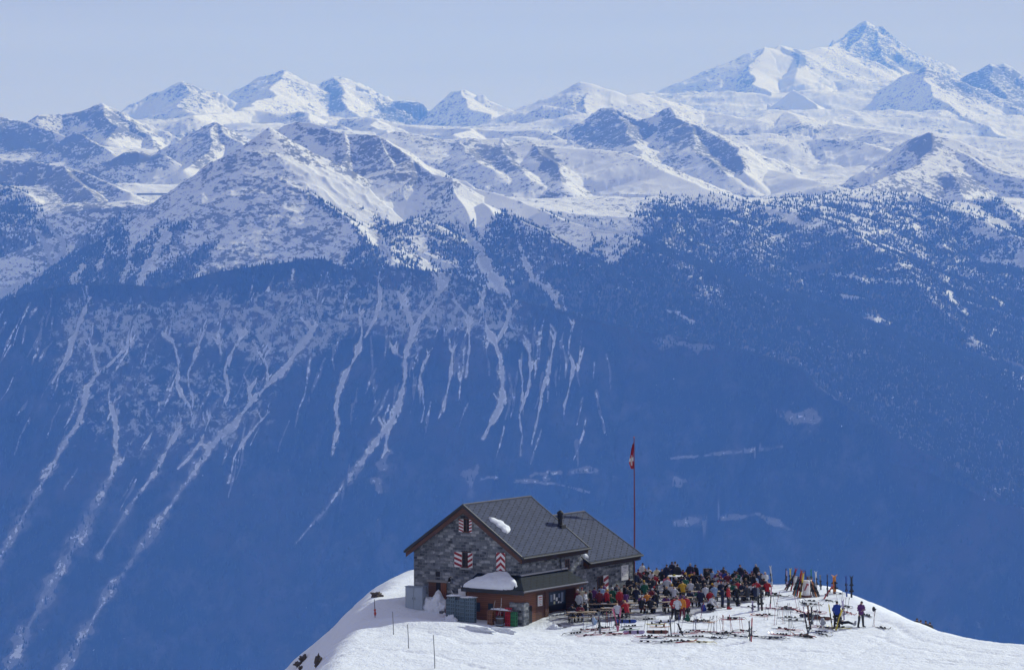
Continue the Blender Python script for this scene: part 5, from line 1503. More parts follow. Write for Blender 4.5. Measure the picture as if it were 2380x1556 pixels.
# board lid with snow, leaning poles
o = MB().box(-0.95, 0.95, -0.3, 0.3, 0, 0.05).build('board', M_DARKWOOD); put(o, 0.15, -2.75, 0.92 - 0.4 + 0.2); tag(o, 'dark board lying across the red crates before the kiosk', 'board')
o = blob('snow_patch', SNOW, hp(0.15, -2.75, 0.78), (0.85, 0.26, 0.12), 41, rough=0.3); o.rotation_euler = (0, 0, HR); tag(o, 'strip of snow on the board across the red crates', 'snow')
for i, (x, y, l, tx, lab) in enumerate(((-0.55, -3.15, 1.7, 0.25, 'thin grey pole leaning against the kiosk left of the red crates'), (0.25, -3.1, 2.0, -0.04, 'upright brown shovel handle before the kiosk window'), (-0.15, -3.2, 1.5, 0.45, 'grey pole leaning steeply over the brown crates'))):
    b = MB(); b.tube([(0, 0, 0), (tx, 0.25, l)], 0.022, 6); o = b.build('pole', paint((0.35, 0.33, 0.33), 0.6)); put(o, x, y, 0); o.location.z = gz(o.location.x, o.location.y); tag(o, lab, 'pole')
o = empty('barrel', (0, 0, 0), 0, 'dark rounded barrel at the foot of the kiosk wall', 'barrel')
b = MB(); b.tube([(0, 0, 0), (0, 0, .35), (0, 0, .75)], [0.27, 0.31, 0.27], 14); b.build('staves', paint((0.06, 0.05, 0.05), 0.7), o)
for z in (.12, .58):
    MB().tube([(0, 0, z), (0, 0, z + .05)], 0.305, 14).build('hoop', M_STEEL, o)
p = hp(0.3, -3.2, 0); o.location = (p.x, p.y, gz(p.x, p.y) - 0.02)
# snow heaps
for (px, py, r, sd, lab) in ((1012, 1418, (1.05, 0.8, 1.15), 3, 'heap of lumpy shovelled snow before the open hut door'), (1030, 1422, (0.7, 0.7, 0.75), 5, 'lower lump of shovelled snow right of the door heap'), (1047, 1444, (0.45, 0.4, 0.55), 7, 'small white snow lump at the foot of the red gas bottle'),
                             (1100, 1462, (1.5, 0.4, 0.28), 8, 'low bank of snow along the foot of the grey crates'), (1165, 1467, (1.0, 0.35, 0.3), 10, 'low snow bank before the coloured crates'), (1290, 1460, (0.5, 0.4, 0.3), 11, 'small snow lump beyond the stone pillar')):
    p = onto(px, py)
    o = blob('snow_heap', SNOW, p + Vector((0, 0, -0.05)), r, sd, rough=0.45); o.rotation_euler = (0, 0, HR); tag(o, lab, 'snow heap')
# marker stakes
for (px, y0, y1, lab, colr) in ((872, 1434, 1392, 'short marker stake wrapped in red at the shaded bank', (0.30, 0.05, 0.05)), (915, 1474, 1420, 'thin grey snow stake nearest the shaded hollow', (0.16, 0.16, 0.18)), (950, 1506, 1450, 'thin grey snow stake in the middle of the three', (0.16, 0.16, 0.18)), (1011, 1556, 1478, 'tallest thin grey snow stake at the bottom edge', (0.16, 0.16, 0.18))):
    p = onto(px, min(y0, 1552)); h = (y0 - y1) / 7400 * p.y
    o = empty('stake', p, 0, lab, 'stake')
    b = MB(); b.tube([(0, 0, -0.3), (-0.02 * h, 0, h * 0.5), (-0.05 * h, 0, h)], [0.03, 0.028, 0.025], 6); b.build('rod', paint(colr if 'red' not in lab else (0.1, 0.07, 0.08), 0.6), o)
    if 'red' in lab:
        b = MB(); b.tube([(0, 0, 0.12), (0, 0, 0.30), (-0.01, 0, 0.42), (-0.02, 0, 0.55), (-0.02, 0, 0.62)], [0.05, 0.10, 0.05, 0.09, 0.04], 7); b.build('wrapping', paint((0.45, 0.06, 0.05), 0.7), o)
# rocks
def rock_mat():
    k = NT('rock'); k.col(k.mix(k.noise(k.obj(), 2.5, 6, .7), (0.025, 0.020, 0.018), (0.17, 0.13, 0.10))); k.rough(.9)
    k.bump(k.noise(k.obj(), 5, 5), .6, .1); return k.m
M_ROCK = rock_mat()
for (px, py, r, sd, lab) in ((876, 1386, (0.42, 0.4, 0.34), 51, 'grey boulder showing through the snow behind the shaded bank'),):
    p = onto(px, py); o = blob('rock', M_ROCK, p, r, sd, rough=.5); tag(o, lab, 'rock')
for (px, py, d, r, sd, lab) in ((741, 1540, 206.5, (0.25, .4, .6), 53, 'dark jagged rock poking out of the snow slope'), (706, 1532, 212, (0.35, .4, .35), 54, 'brown rock at the very edge of the snow slope'), (696, 1544, 208, (0.4, .4, .3), 55, 'brown rock below the one at the slope edge'), (700, 1554, 203, (0.2, .3, .25), 56, 'small brown rock at the bottom of the snow slope')):
    p = onto(px, py); o = blob('rock', M_ROCK, p, r, sd, rough=.55, flat_base=False); tag(o, lab, 'rock')
# ------------------------------------------------------------------ people
def fuse(mb, voxel):
    """one continuous surface out of overlapping limbs"""
    me = bpy.data.meshes.new('fuse')
    me.from_pydata(mb.v, [], mb.f)
    bm = bmesh.new(); bm.from_mesh(me); bmesh.ops.recalc_face_normals(bm, faces=bm.faces); bm.to_mesh(me); bm.free()
    o = bpy.data.objects.new('fuse', me); COL.objects.link(o)
    m = o.modifiers.new('r', 'REMESH'); m.mode = 'VOXEL'; m.voxel_size = voxel; m.use_smooth_shade = True
    s = o.modifiers.new('s', 'SMOOTH'); s.iterations = 2; s.factor = 0.5
    dg = bpy.context.evaluated_depsgraph_get()
    res = bpy.data.meshes.new_from_object(o.evaluated_get(dg))
    bpy.data.objects.remove(o)
    res.polygons.foreach_set('use_smooth', [True] * len(res.polygons))
    return res

def ball(mb, c, r, n=10):
    c = Vector(c)
    vs, fs = [], []
    for i in range(n + 1):
        t = math.pi * i / n
        for k in range(n):
            a = 2 * math.pi * k / n
            vs.append(c + Vector((r[0] * math.sin(t) * math.cos(a), r[1] * math.sin(t) * math.sin(a), r[2] * math.cos(t))))
    for i in range(n):
        for k in range(n):
            fs.append((i * n + k, i * n + (k + 1) % n, (i + 1) * n + (k + 1) % n, (i + 1) * n + k))
    mb.add(vs, fs)

V3 = lambda *a: Vector(a)
# joints: hips (pelvis height and place), lean of the trunk, arms and legs; the figure faces -y
POSES = {}
def pose(name, pel, chest, head, arms, legs, toes):
    POSES[name] = dict(pel=V3(*pel), chest=V3(*chest), head=V3(*head), arms=[[V3(*q) for q in a] for a in arms], legs=[[V3(*q) for q in a] for a in legs], toes=[V3(*q) for q in toes])
pose('stand', (0, 0, .93), (0, .01, 1.32), (0, -.03, 1.60),
     [[(-.19, .0, 1.40), (-.25, .03, 1.12), (-.24, -.06, .88)], [(.19, .0, 1.40), (.26, .02, 1.12), (.22, -.10, .90)]],
     [[(-.10, 0, .90), (-.13, -.02, .48), (-.15, .02, .10)], [(.10, 0, .90), (.12, -.03, .48), (.15, .0, .10)]], [(-.17, -.17, .04), (.18, -.19, .04)])
pose('fold', (0, 0, .93), (0, .02, 1.32), (.02, -.04, 1.60),
     [[(-.19, .0, 1.40), (-.27, -.02, 1.14), (.02, -.24, 1.16)], [(.19, .0, 1.40), (.28, -.01, 1.15), (-.03, -.22, 1.10)]],
     [[(-.10, 0, .90), (-.14, -.01, .48), (-.19, .02, .10)], [(.10, 0, .90), (.13, -.02, .48), (.17, .0, .10)]], [(-.22, -.17, .04), (.21, -.19, .04)])
pose('walk', (0, 0, .91), (0, -.04, 1.30), (0, -.10, 1.57),
     [[(-.19, -.03, 1.38), (-.26, .10, 1.14), (-.25, -.02, .93)], [(.19, -.05, 1.38), (.27, -.10, 1.12), (.22, -.30, 1.02)]],
     [[(-.10, 0, .88), (-.11, -.20, .50), (-.12, -.22, .10)], [(.10, 0, .88), (.12, .05, .47), (.13, .30, .15)]], [(-.12, -.40, .05), (.14, .14, .05)])
pose('sit', (0, .02, .50), (0, -.05, .92), (0, -.13, 1.18),
     [[(-.19, -.04, 1.00), (-.26, -.16, .76), (-.10, -.40, .80)], [(.19, -.04, 1.00), (.27, -.14, .75), (.12, -.42, .80)]],
     [[(-.10, 0, .50), (-.14, -.42, .52), (-.14, -.38, .10)], [(.10, 0, .50), (.15, -.42, .52), (.16, -.36, .10)]], [(-.15, -.56, .04), (.18, -.54, .04)])
pose('hunch', (0, .04, .50), (0, -.14, .88), (.02, -.30, 1.10),
     [[(-.19, -.14, .96), (-.28, -.30, .78), (-.06, -.50, .82)], [(.19, -.14, .96), (.29, -.28, .78), (.06, -.52, .84)]],
     [[(-.10, 0, .50), (-.15, -.42, .52), (-.13, -.30, .10)], [(.10, 0, .50), (.16, -.42, .52), (.15, -.46, .10)]], [(-.14, -.48, .04), (.17, -.64, .04)])
pose('drink', (0, .0, .50), (0, .05, .93), (0, .02, 1.20),
     [[(-.19, .05, 1.01), (-.30, -.05, .78), (-.22, -.34, .80)], [(.19, .05, 1.01), (.30, -.12, .86), (.10, -.22, 1.06)]],
     [[(-.10, 0, .50), (-.16, -.42, .53), (-.2, -.50, .10)], [(.10, 0, .50), (.17, -.42, .53), (.2, -.40, .10)]], [(-.24, -.68, .05), (.24, -.58, .04)])
pose('crouch', (0, .10, .34), (0, -.12, .66), (0, -.26, .90),
     [[(-.19, -.12, .74), (-.26, -.30, .52), (-.12, -.50, .34)], [(.19, -.12, .74), (.27, -.28, .50), (.10, -.52, .30)]],
     [[(-.11, .08, .34), (-.20, -.26, .46), (-.17, .0, .12)], [(.11, .08, .34), (.21, -.28, .44), (.18, -.04, .12)]], [(-.20, -.2, .05), (.22, -.24, .05)])
pose('recline', (0, 0, .24), (0, .36, .44), (0, .55, .62),
     [[(-.19, .40, .50), (-.30, .20, .34), (-.20, -.02, .38)], [(.19, .40, .50), (.30, .22, .34), (.18, .0, .40)]],
     [[(-.10, 0, .24), (-.13, -.44, .34), (-.14, -.86, .16)], [(.10, 0, .24), (.13, -.46, .26), (.16, -.90, .14)]], [(-.16, -.94, .36), (.2, -.97, .34)])

def person_meshes(P):
    pel, chest, head = P['pel'], P['chest'], P['head']
    up = (chest - pel).normalized()
    neck = chest + up * 0.20
    hd = (head - neck).normalized()
    out = {}
    # body: trunk, neck, head with nose, chin and ears, arms with hands and fingers, legs - one skin
    b = MB()
    b.tube([pel - up * .08, pel + up * .08, chest - up * .10, chest + up * .06, chest + up * .14], [.12, .135, .14, .15, .09], 10, flat=.72)
    b.tube([chest + up * .08, neck, head - hd * .03], [.075, .055, .055], 8)
    ball(b, head + hd * .02, (.075, .092, .115)); ball(b, head - hd * .05 + V3(0, -.035, 0), (.055, .055, .06))
    b.tube([head + V3(0, -.085, .03), head + V3(0, -.115, -.005), head + V3(0, -.085, -.02)], [.010, .018, .012], 6)
    for s in (-1, 1):
        ball(b, head + V3(.078 * s, .01, .0), (.014, .028, .034), 6)
    for s, a in zip((-1, 1), P['arms']):
        b.tube([chest + up * .10, a[0], a[1], a[2]], [.06, .055, .042, .028], 8)
        d = (a[2] - a[1]).normalized()
        palm = a[2] + d * .07
        b.tube([a[2], a[2] + d * .04, palm + d * .02], [.028, .042, .038], 8, flat=.55)
        side = d.cross(V3(0, 0, 1)); side = side.normalized() if side.length > .1 else V3(1, 0, 0)
        curl = V3(0, 0, -1) - d * d.dot(V3(0, 0, -1))
        for k, ln in enumerate((.060, .075, .080, .070)):
            q = palm + side * (.034 - .022 * k)
            b.tube([q, q + d * ln * .55 + curl * .006, q + d * ln + curl * .028], [.013, .012, .010], 6)
        th = a[2] + d * .035 + side * .035 * (1 if s < 0 else 1)
        b.tube([a[2] + d * .02, th + side * .02, th + side * .035 + d * .045], [.016, .014, .011], 6)
    for lg, to in zip(P['legs'], P['toes']):
        b.tube([pel, lg[0], lg[1], lg[2]], [.10, .085, .055, .042], 8)
        b.tube([lg[2], lg[2] + (to - lg[2]) * .3 - V3(0, 0, .02), to], [.045, .045, .035], 8)
    out['body'] = fuse(b, .017)
    # padded jacket
    b = MB()
    b.tube([pel - up * .10, pel + up * .06, chest - up * .10, chest + up * .06, chest + up * .15, neck + up * .01], [.175, .18, .185, .185, .13, .075], 12, flat=.78)
    for a in P['arms']:
        b.tube([chest + up * .09, a[0], a[0].lerp(a[1], .5), a[1], a[1].lerp(a[2], .92)], [.09, .088, .082, .072, .056], 10)
    out['jacket'] = fuse(b, .022)
    b = MB()
    b.tube([pel - up * .12, pel + up * .06], [.15, .155], 10, flat=.82)
    for lg in P['legs']:
        b.tube([pel, lg[0], lg[0].lerp(lg[1], .5), lg[1], lg[1].lerp(lg[2], .85)], [.12, .112, .10, .082, .075], 10)
    out['trousers'] = fuse(b, .022)
    out['boots'] = []
    for lg, to in zip(P['legs'], P['toes']):
        b = MB()
        dn = (lg[2] - lg[1]).normalized()
        b.tube([lg[2] - dn * .16, lg[2], lg[2] + dn * .05], [.078, .075, .07], 8)
        heel = lg[2] + dn * .05
        b.tube([heel - (to - heel) * .35, heel + (to - heel) * .3, to + (to - heel).normalized() * .06], [.055, .062, .05], 8, flat=.85)
        out['boots'].append(fuse(b, .022))
    b = MB(); ball(b, head + hd * .045 + V3(0, .018, 0), (.088, .098, .098)); 
    hm = fuse(b, .018)
    bm = bmesh.new(); bm.from_mesh(hm)
    bmesh.ops.delete(bm, geom=[v for v in bm.verts if (v.co - head).y < -.035 and (v.co - head).dot(hd) < .055], context='VERTS')
    bm.to_mesh(hm); bm.free()
    out['hair'] = hm
    b = MB(); ball(b, head + hd * .07, (.096, .106, .085)); b.tube([head + hd * .145, head + hd * .17], [.03, .022], 8)
    hat = fuse(b, .018)
    bm = bmesh.new(); bm.from_mesh(hat)
    bmesh.ops.delete(bm, geom=[v for v in bm.verts if (v.co - head).dot(hd) < .03], context='VERTS')
    bm.to_mesh(hat); bm.free()
    out['hat'] = hat
    b = MB()
    b.box(-.066, .066, -.102, -.085, .008, .042); b.box(-.082, -.0665, -.10, 0, .02, .032); b.box(.0665, .082, -.10, 0, .02, .032)
    for i, q in enumerate(b.v):
        b.v[i] = tuple(Vector(q) + head)
    m = bpy.data.meshes.new('sunglasses'); m.from_pydata(b.v, [], b.f); out['shades'] = m
    return out
PM = {k: person_meshes(v) for k, v in POSES.items()}
for d in PM.values():
    for k, m in d.items():
        for q in (m if isinstance(m, list) else [m]):
            if not q.materials:
                q.materials.append(None)

CLOTH = {'black': (.008, .008, .011), 'navy': (.010, .014, .045), 'dark grey': (.03, .032, .038), 'red': (.34, .008, .014), 'maroon': (.13, .010, .022), 'white': (.55, .56, .60), 'pale grey': (.38, .40, .45),
         'yellow': (.62, .36, .02), 'orange': (.58, .20, .02), 'blue': (.012, .045, .30), 'pale blue': (.25, .36, .55), 'purple': (.10, .025, .15), 'green': (.01, .10, .055), 'cream': (.62, .58, .42), 'pink': (.5, .10, .18), 'brown': (.10, .05, .03)}
def cloth(c):
    return paint(CLOTH[c], 0.8, 0.15, 7.0)
SKIN = paint((.42, .24, .17), 0.6, .08)
HAIRC = {'black': (.010, .008, .008), 'brown': (.05, .028, .015), 'blond': (.32, .21, .09), 'grey': (.3, .3, .3)}

def slot(o, mat):
    o.material_slots[0].link = 'OBJECT'
    o.material_slots[0].material = mat
    return o
def child(name, mesh, mat, parent):
    o = bpy.data.objects.new(name, mesh); COL.objects.link(o); o.parent = parent
    return slot(o, mat)

PEOPLE = []
def person(posn, loc, face, jacket, trousers, head='brown', hat=None, boots='dark grey', scale=1.0, shades=True, label=None, group=None, place=None):
    """face: compass of the gaze in the ground plan, 0 = towards the viewer's side of the knoll"""
    m = PM[posn]
    o = bpy.data.objects.new('person', m['body']); COL.objects.link(o)
    slot(o, SKIN)
    o.location = loc; o.rotation_euler = (0, 0, face); o.scale = (scale,) * 3
    child('jacket', m['jacket'], cloth(jacket), o)
    child('trousers', m['trousers'], cloth(trousers), o)
    for q in m['boots']:
        child('boot', q, cloth(boots), o)
    if hat:
        child('hat', m['hat'], cloth(hat), o)
    else:
        child('hair', m['hair'], paint(HAIRC[head], .7), o)
    if shades:
        child('sunglasses', m['shades'], M_DARK, o)
    tag(o, label, 'person', group or 'skiers resting on the terrace')
    PEOPLE.append((o, posn, jacket, trousers, head, hat, place))
    return o
# ------------------------------------------------------------------ trodden terrace floor
def terrace():
    poly = [(1300, 1462), (1345, 1447), (1430, 1443), (1500, 1440), (1560, 1432), (1625, 1428), (1690, 1412), (1770, 1396), (1775, 1375), (1762, 1358), (1640, 1352), (1560, 1349), (1480, 1348), (1440, 1372), (1340, 1410), (1260, 1440)]
    P = [onto(a, b) for a, b in poly]
    xs = np.arange(0, 26, .25); ys = np.arange(224, 262, .25)
    X, Y = [q.ravel() for q in np.meshgrid(xs, ys)]
    ins = np.zeros(X.shape, bool)
    jx = X + .8 * fbm(X / 2, Y / 2, 3, 5); jy = Y + 1.2 * fbm(X / 2 + 9, Y / 2, 3, 6)
    for i in range(len(P)):
        a, b = P[i], P[(i + 1) % len(P)]
        ins ^= ((a.y > jy) != (b.y > jy)) & (jx < (b.x - a.x) * (jy - a.y) / (b.y - a.y + 1e-9) + a.x)
    Z = ground(X, Y) + .03
    n = len(xs)
    I = np.arange(len(X)).reshape(len(ys), n)
    F = np.stack([I[:-1, :-1], I[:-1, 1:], I[1:, 1:], I[1:, :-1]], -1).reshape(-1, 4)
    F = F[ins[F].all(1)]
    u, inv_ = np.unique(F, return_inverse=True)
    k = NT('slush')
    p = k.pos()
    n1 = k.noise(p, 1.1, 6, .65); n2 = k.noise(p, 5.0, 4, .6)
    k.col(k.mix(k.step(k.math('ADD', n1, k.math('MULTIPLY', n2, .35)), .52, .82), (.10, .10, .115), (.52, .53, .58)))
    k.rough(.7); k.bump(n2, .4, .08)
    o = mesh_np('terrace_floor', np.stack([X[u], Y[u], Z[u]], -1), inv_.reshape(-1, 4), k.m, smooth=True)
    tag(o, 'grey trodden slush of the terrace between the tables', 'terrace', kind='structure')
terrace()

# ------------------------------------------------------------------ tables and benches
M_PLANK = board_material((.24, .17, .11), (.42, .32, .22), .12, True)
def make_table():
    t = empty('table', (0, 0, 0))
    MB().box(-1.1, 1.1, -.35, .35, .72, .76).build('tabletop', M_PLANK, t)
    for s in (-1, 1):
        b = MB()
        for y in (-.26, .26):
            b.tube([(s * .86, y, 0), (s * .82, y * .9, .718)], .022, 6)
        b.tube([(s * .86, -.26, .25), (s * .86, .26, .25)], .018, 6); b.tube([(s * .83, 0, .25), (s * .35, 0, .715)], .015, 6)
        b.build('leg_frame', M_EDGE, t)
    return t
def make_bench():
    t = empty('bench', (0, 0, 0))
    MB().box(-1.1, 1.1, -.13, .13, .43, .47).build('seat', M_PLANK, t)
    for s in (-1, 1):
        b = MB()
        for y in (-.11, .11):
            b.tube([(s * .86, y, 0), (s * .84, y * .8, .428)], .02, 6)
        b.tube([(s * .86, -.11, .15), (s * .86, .11, .15)], .016, 6)
        b.build('leg_frame', M_EDGE, t)
    return t
tb0, bn0 = make_table(), make_bench()
ROWS_T = [('front', [(1352, 1445), (1432, 1436)]), ('second', [(1402, 1426), (1490, 1424), (1570, 1421)]), ('third', [(1430, 1412), (1520, 1410), (1625, 1410)]),
          ('fourth', [(1455, 1400), (1545, 1398), (1640, 1396), (1728, 1395)]), ('fifth', [(1475, 1388), (1600, 1387), (1690, 1385), (1757, 1383)]), ('sixth', [(1490, 1378), (1570, 1377), (1650, 1376), (1730, 1375)]),
          ('seventh', [(1500, 1368), (1610, 1367), (1690, 1366), (1755, 1366)]), ('back', [(1512, 1358), (1590, 1358), (1668, 1358), (1735, 1358)])]
TROT = R(9)
tabs = []
ft = fb_ = True
for rn, row in ROWS_T:
    for k_, (px_, py_) in enumerate(row):
        p = onto(px_, py_)
        rz = TROT + random.uniform(-.12, .12)
        t = tb0 if ft else copy_tree(tb0); ft = False
        t.location = p; t.rotation_euler = (0, 0, rz)
        where = '%s row, %s from the hut side' % (rn, ORD[k_])
        tag(t, 'wooden beer table, %s' % where, 'table', 'beer tables on the terrace')
        tabs.append((p, rz, rn, k_))
        for s, sd in ((-1, 'near'), (1, 'far')):
            q = p + Matrix.Rotation(rz, 3, 'Z') @ Vector((0, s * .66, 0))
            b = bn0 if fb_ else copy_tree(bn0); fb_ = False
            b.location = (q.x, q.y, gz(q.x, q.y)); b.rotation_euler = (0, 0, rz)
            tag(b, 'wooden bench, %s side of the table, %s' % (sd, where), 'bench', 'benches at the beer tables')

JK = ['black'] * 24 + ['navy'] * 10 + ['dark grey'] * 8 + ['red'] * 5 + ['maroon'] * 4 + ['white'] * 5 + ['pale grey'] * 2 + ['yellow'] * 1 + ['blue'] * 2 + ['purple'] * 4 + ['green'] * 2 + ['cream'] * 1 + ['pink'] * 1 + ['pale blue'] * 1 + ['brown'] * 2
TR_ = ['black'] * 8 + ['navy'] * 4 + ['dark grey'] * 3 + ['maroon'] * 1 + ['pale grey'] * 1 + ['blue'] * 1
HT = [None] * 6 + ['black', 'navy', 'red', 'yellow', 'white', 'purple']
HR_ = ['black'] * 4 + ['brown'] * 5 + ['blond'] * 2 + ['grey']
FIX = {('third', 1): {0: 'orange'}, ('fifth', 1): {0: 'yellow'}, ('sixth', 3): {4: 'white'}, ('fifth', 2): {4: 'white', 1: 'black'}, ('fifth', 3): {1: 'red', 2: 'red'}, ('front', 1): {1: 'white', 2: 'red'},
       ('fourth', 2): {1: 'white'}, ('seventh', 1): {4: 'yellow'}, ('back', 0): {1: 'cream', 4: 'white'}, ('fourth', 1): {5: 'white'}, ('sixth', 1): {2: 'green'}}
for (p, rz, rn, k_) in tabs:
    dens = {'front': .34, 'second': .46, 'third': .62, 'fourth': .76}.get(rn, .93)
    for i in range(6):
        forced = FIX.get((rn, k_), {}).get(i)
        if not forced and random.random() > dens:
            continue
        s = -1 if i < 3 else 1
        u = (i % 3 - 1) * .68 + random.uniform(-.1, .1)
        q = p + Matrix.Rotation(rz, 3, 'Z') @ Vector((u, s * .68, 0))
        face = rz + (math.pi if s < 0 else 0) + random.uniform(-.35, .35)
        pz = random.choice(['sit', 'hunch', 'drink', 'sit', 'hunch'])
        up_ = rn in ('seventh', 'back', 'sixth') and random.random() < (.26 if rn == 'back' else .10)
        j = forced or random.choice(JK)
        if up_:
            pz = random.choice(['stand', 'fold', 'stand'])
            q = q + Vector((0, s * .35, 0))
        person(pz, (q.x, q.y, gz(q.x, q.y) + (0 if up_ else -.02)), face, j, random.choice(TR_), random.choice(HR_), random.choice(HT), scale=random.uniform(.95, 1.06), shades=(s > 0),
               place='%s, %s row, %s table from hut' % (('standing' if up_ else ('near bench' if s < 0 else 'far bench')), rn, ORD[k_]))
# queue before the serving hatch
for (px_, py_, j, tr, hd, ht, f, pz, lab) in [
    (1346, 1431, 'pale grey', 'black', 'brown', None, 2.6, 'stand', 'person in a pale grey jacket and black trousers, leftmost in the hatch queue'),
    (1341, 1424, 'maroon', 'black', 'black', 'white', 2.2, 'stand', 'person in maroon with a white hat close to the serving hatch'),
    (1360, 1428, 'white', 'black', 'black', None, 1.2, 'fold', 'person in a white jacket facing right in the hatch queue'),
    (1352, 1420, 'cream', 'navy', 'brown', 'red', 2.9, 'stand', 'person in cream with a red hat deep in the hatch queue'),
    (1372, 1424, 'black', 'black', 'brown', None, -1.3, 'stand', 'person all in black in the middle of the hatch queue'),
    (1381, 1418, 'purple', 'black', 'black', None, 2.4, 'stand', 'person in purple standing behind the one all in black'),
    (1393, 1425, 'maroon', 'black', 'black', None, 3.0, 'stand', 'person in maroon and black in the front of the crowd by the hut'),
    (1397, 1415, 'pale blue', 'navy', 'blond', None, .4, 'fold', 'person in pale blue behind the maroon jackets'),
    (1410, 1424, 'red', 'black', 'black', 'yellow', 2.2, 'stand', 'person in a bright red jacket with a yellow hat by the hut'),
    (1424, 1419, 'green', 'black', 'brown', 'white', -.6, 'stand', 'person in a green jacket between two red jackets'),
    (1440, 1422, 'red', 'maroon', 'brown', None, .5, 'stand', 'tall person in red jacket and maroon trousers at the queue end'),
    (1432, 1411, 'navy', 'black', 'black', None, 1.0, 'fold', 'person in navy standing under the hut wall beside the queue'),
    (1452, 1412, 'black', 'navy', 'brown', None, -1.2, 'stand', 'person in black and navy at the wing wall'),
    (1330, 1417, 'blue', 'navy', 'black', None, 2.6, 'stand', 'person in a blue jacket leaning in at the serving hatch'),
    (1403, 1408, 'purple', 'black', 'brown', None, .8, 'stand', 'person in purple beside the open striped shutter'),
    (1462, 1394, 'black', 'black', 'black', None, .3, 'fold', 'large person in black standing by the hut end wall'),
    ]:
    q = onto(px_, py_)
    person(pz, q, f, j, tr, hd, ht, label=lab, scale=1.02, shades=False)
for (px_, py_, j, tr, hd, ht, f, pz, sc, bo, lab) in [
    (1692.8, 1415, 'red', 'black', 'black', 'white', 1.3, 'stand', 1.04, 'red', 'person in red jacket, black trousers and red boots standing alone before the tables'),
    (1679, 1411, 'navy', 'navy', 'black', None, 1.9, 'stand', .9, 'dark grey', 'person in navy right behind the standing red jacket'),
    (1650, 1418, 'white', 'black', 'brown', None, 1.0, 'crouch', 1.12, 'black', 'person in a white jacket crouching over a blue bag'),
    (1566, 1438, 'red', 'black', 'black', None, 2.9, 'stand', .95, 'dark grey', 'person in red at the left of the walking trio'),
    (1574, 1441, 'white', 'black', 'brown', None, 3.3, 'walk', .98, 'dark grey', 'person in white sleeves walking between the red jackets'),
    (1585, 1440, 'orange', 'maroon', 'black', None, 2.8, 'stand', 1.0, 'dark grey', 'person with orange jacket amid the red trio'),
    (1595, 1437, 'red', 'black', 'brown', None, 3.4, 'stand', .98, 'dark grey', 'person in bright red at the right of the trio'),
    (1751, 1383, 'black', 'black', 'black', None, 2.2, 'stand', 1.0, 'black', 'person all in black standing at the right end of the tables'),
    (1604, 1362, 'navy', 'black', 'grey', None, 3.0, 'stand', 1.08, 'black', 'broad person in navy standing against the valley, left of a pair'),
    (1616, 1362, 'black', 'black', 'brown', None, 2.7, 'stand', 1.02, 'black', 'person in black standing against the valley, right of a pair'),
    (1549, 1362, 'navy', 'navy', 'brown', None, .4, 'stand', 1.02, 'black', 'person in navy by the round white table'),
    (1562, 1357, 'navy', 'black', 'black', None, -.5, 'fold', 1.06, 'black', 'person in navy behind the round white table'),
    (1493, 1349, 'white', 'navy', 'black', None, .6, 'stand', 1.0, 'black', 'person in a white top standing highest near the flagpole'),
    (1945, 1457.5, 'blue', 'black', 'black', None, 2.95, 'stand', 1.10, 'black', 'person in a bright blue vest seen from behind among the skis'),
    (2001, 1456.5, 'purple', 'dark grey', 'black', None, .35, 'fold', 1.08, 'dark grey', 'person in dark purple jacket standing alone at the right'),
    ]:
    q = onto(px_, py_)
    person(pz, q, f, j, tr, hd, ht, boots=bo, scale=sc, label=lab)
q = onto(1957, 1455)
person('recline', q, R(78), 'dark grey', 'black', 'brown', None, boots='pale grey', label='person in black lying back on the snow beside the blue vest')
for i, (px_, ytop, j, lab) in enumerate(((2131, 1438, 'black', 'person in black below the crest, leftmost of the four'), (2140, 1442, 'navy', 'person in navy below the crest, second of the four'), (2152, 1444, 'dark grey', 'person in dark grey below the crest, third of the four'), (2162, 1447, 'black', 'person in black below the crest, rightmost of the four'))):
    a_, b_ = ray(px_, ytop)
    for d in np.arange(226, 262, .25):
        z = gz(a_ * d, d)
        if CAMZ + b_ * d - z > 1.62:
            break
    person('stand', (a_ * d, d, z), 2.5 + i * .4, j, 'black', 'black', None, label=lab, group='skiers below the crest of the knoll')

def uniq_labels():
    from collections import defaultdict
    G = defaultdict(list)
    for rec in PEOPLE:
        o, posn, j, t, hd, ht, place = rec
        if place is not None:
            G[(j, place)].append(o)
    for (j, place), L in G.items():
        L.sort(key=lambda o: o.location.x)
        for i, o in enumerate(L):
            n = len(L)
            w = '' if n == 1 else ['left ', 'right '][i] if n == 2 else ['left ', 'middle ', 'right '][i] if n == 3 else ORD[i] + ' '
            o['label'] = ('person in %s, %s' % (j, place)) if n == 1 else '%sperson of %s in %s, %s' % (w, ['two', 'three', 'four', 'five', 'six'][n - 2], j, place)
uniq_labels()

# round white table, loudspeaker board, bags, trays, glasses
rt = empty('round_table', onto(1570, 1368), 0, 'round white standing table with a single column', 'table')
MB().tube([(0, 0, 1.0), (0, 0, 1.04)], .62, 24).build('tabletop', M_WHITE, rt)
MB().tube([(0, 0, .05), (0, 0, 1.0)], [.07, .06], 10).build('column', M_WHITE, rt)
MB().tube([(0, 0, 0), (0, 0, .06)], [.32, .26], 16).build('base', M_WHITE, rt)
o = empty('pumpkin', (0, 0, 0)) if False else blob('cap', paint((.5, .42, .05), .7), Vector(rt.location) + Vector((-.12, -.1, 1.06)), (.13, .14, .1), 3, rough=.1)
tag(o, 'yellow cap lying on the round white table', 'cap')
sp = empty('loudspeaker', onto(1645, 1356), R(8), 'black loudspeaker box on a thin stand against the blue valley', 'loudspeaker')
MB().box(-.36, .36, -.2, .2, .72, 1.25).build('speaker_box', paint((.010, .010, .016), .6), sp, bevel=.02)
MB().box(-.31, .31, -.212, -.203, .77, 1.2).build('grille', paint((.02, .018, .022), .8), sp)
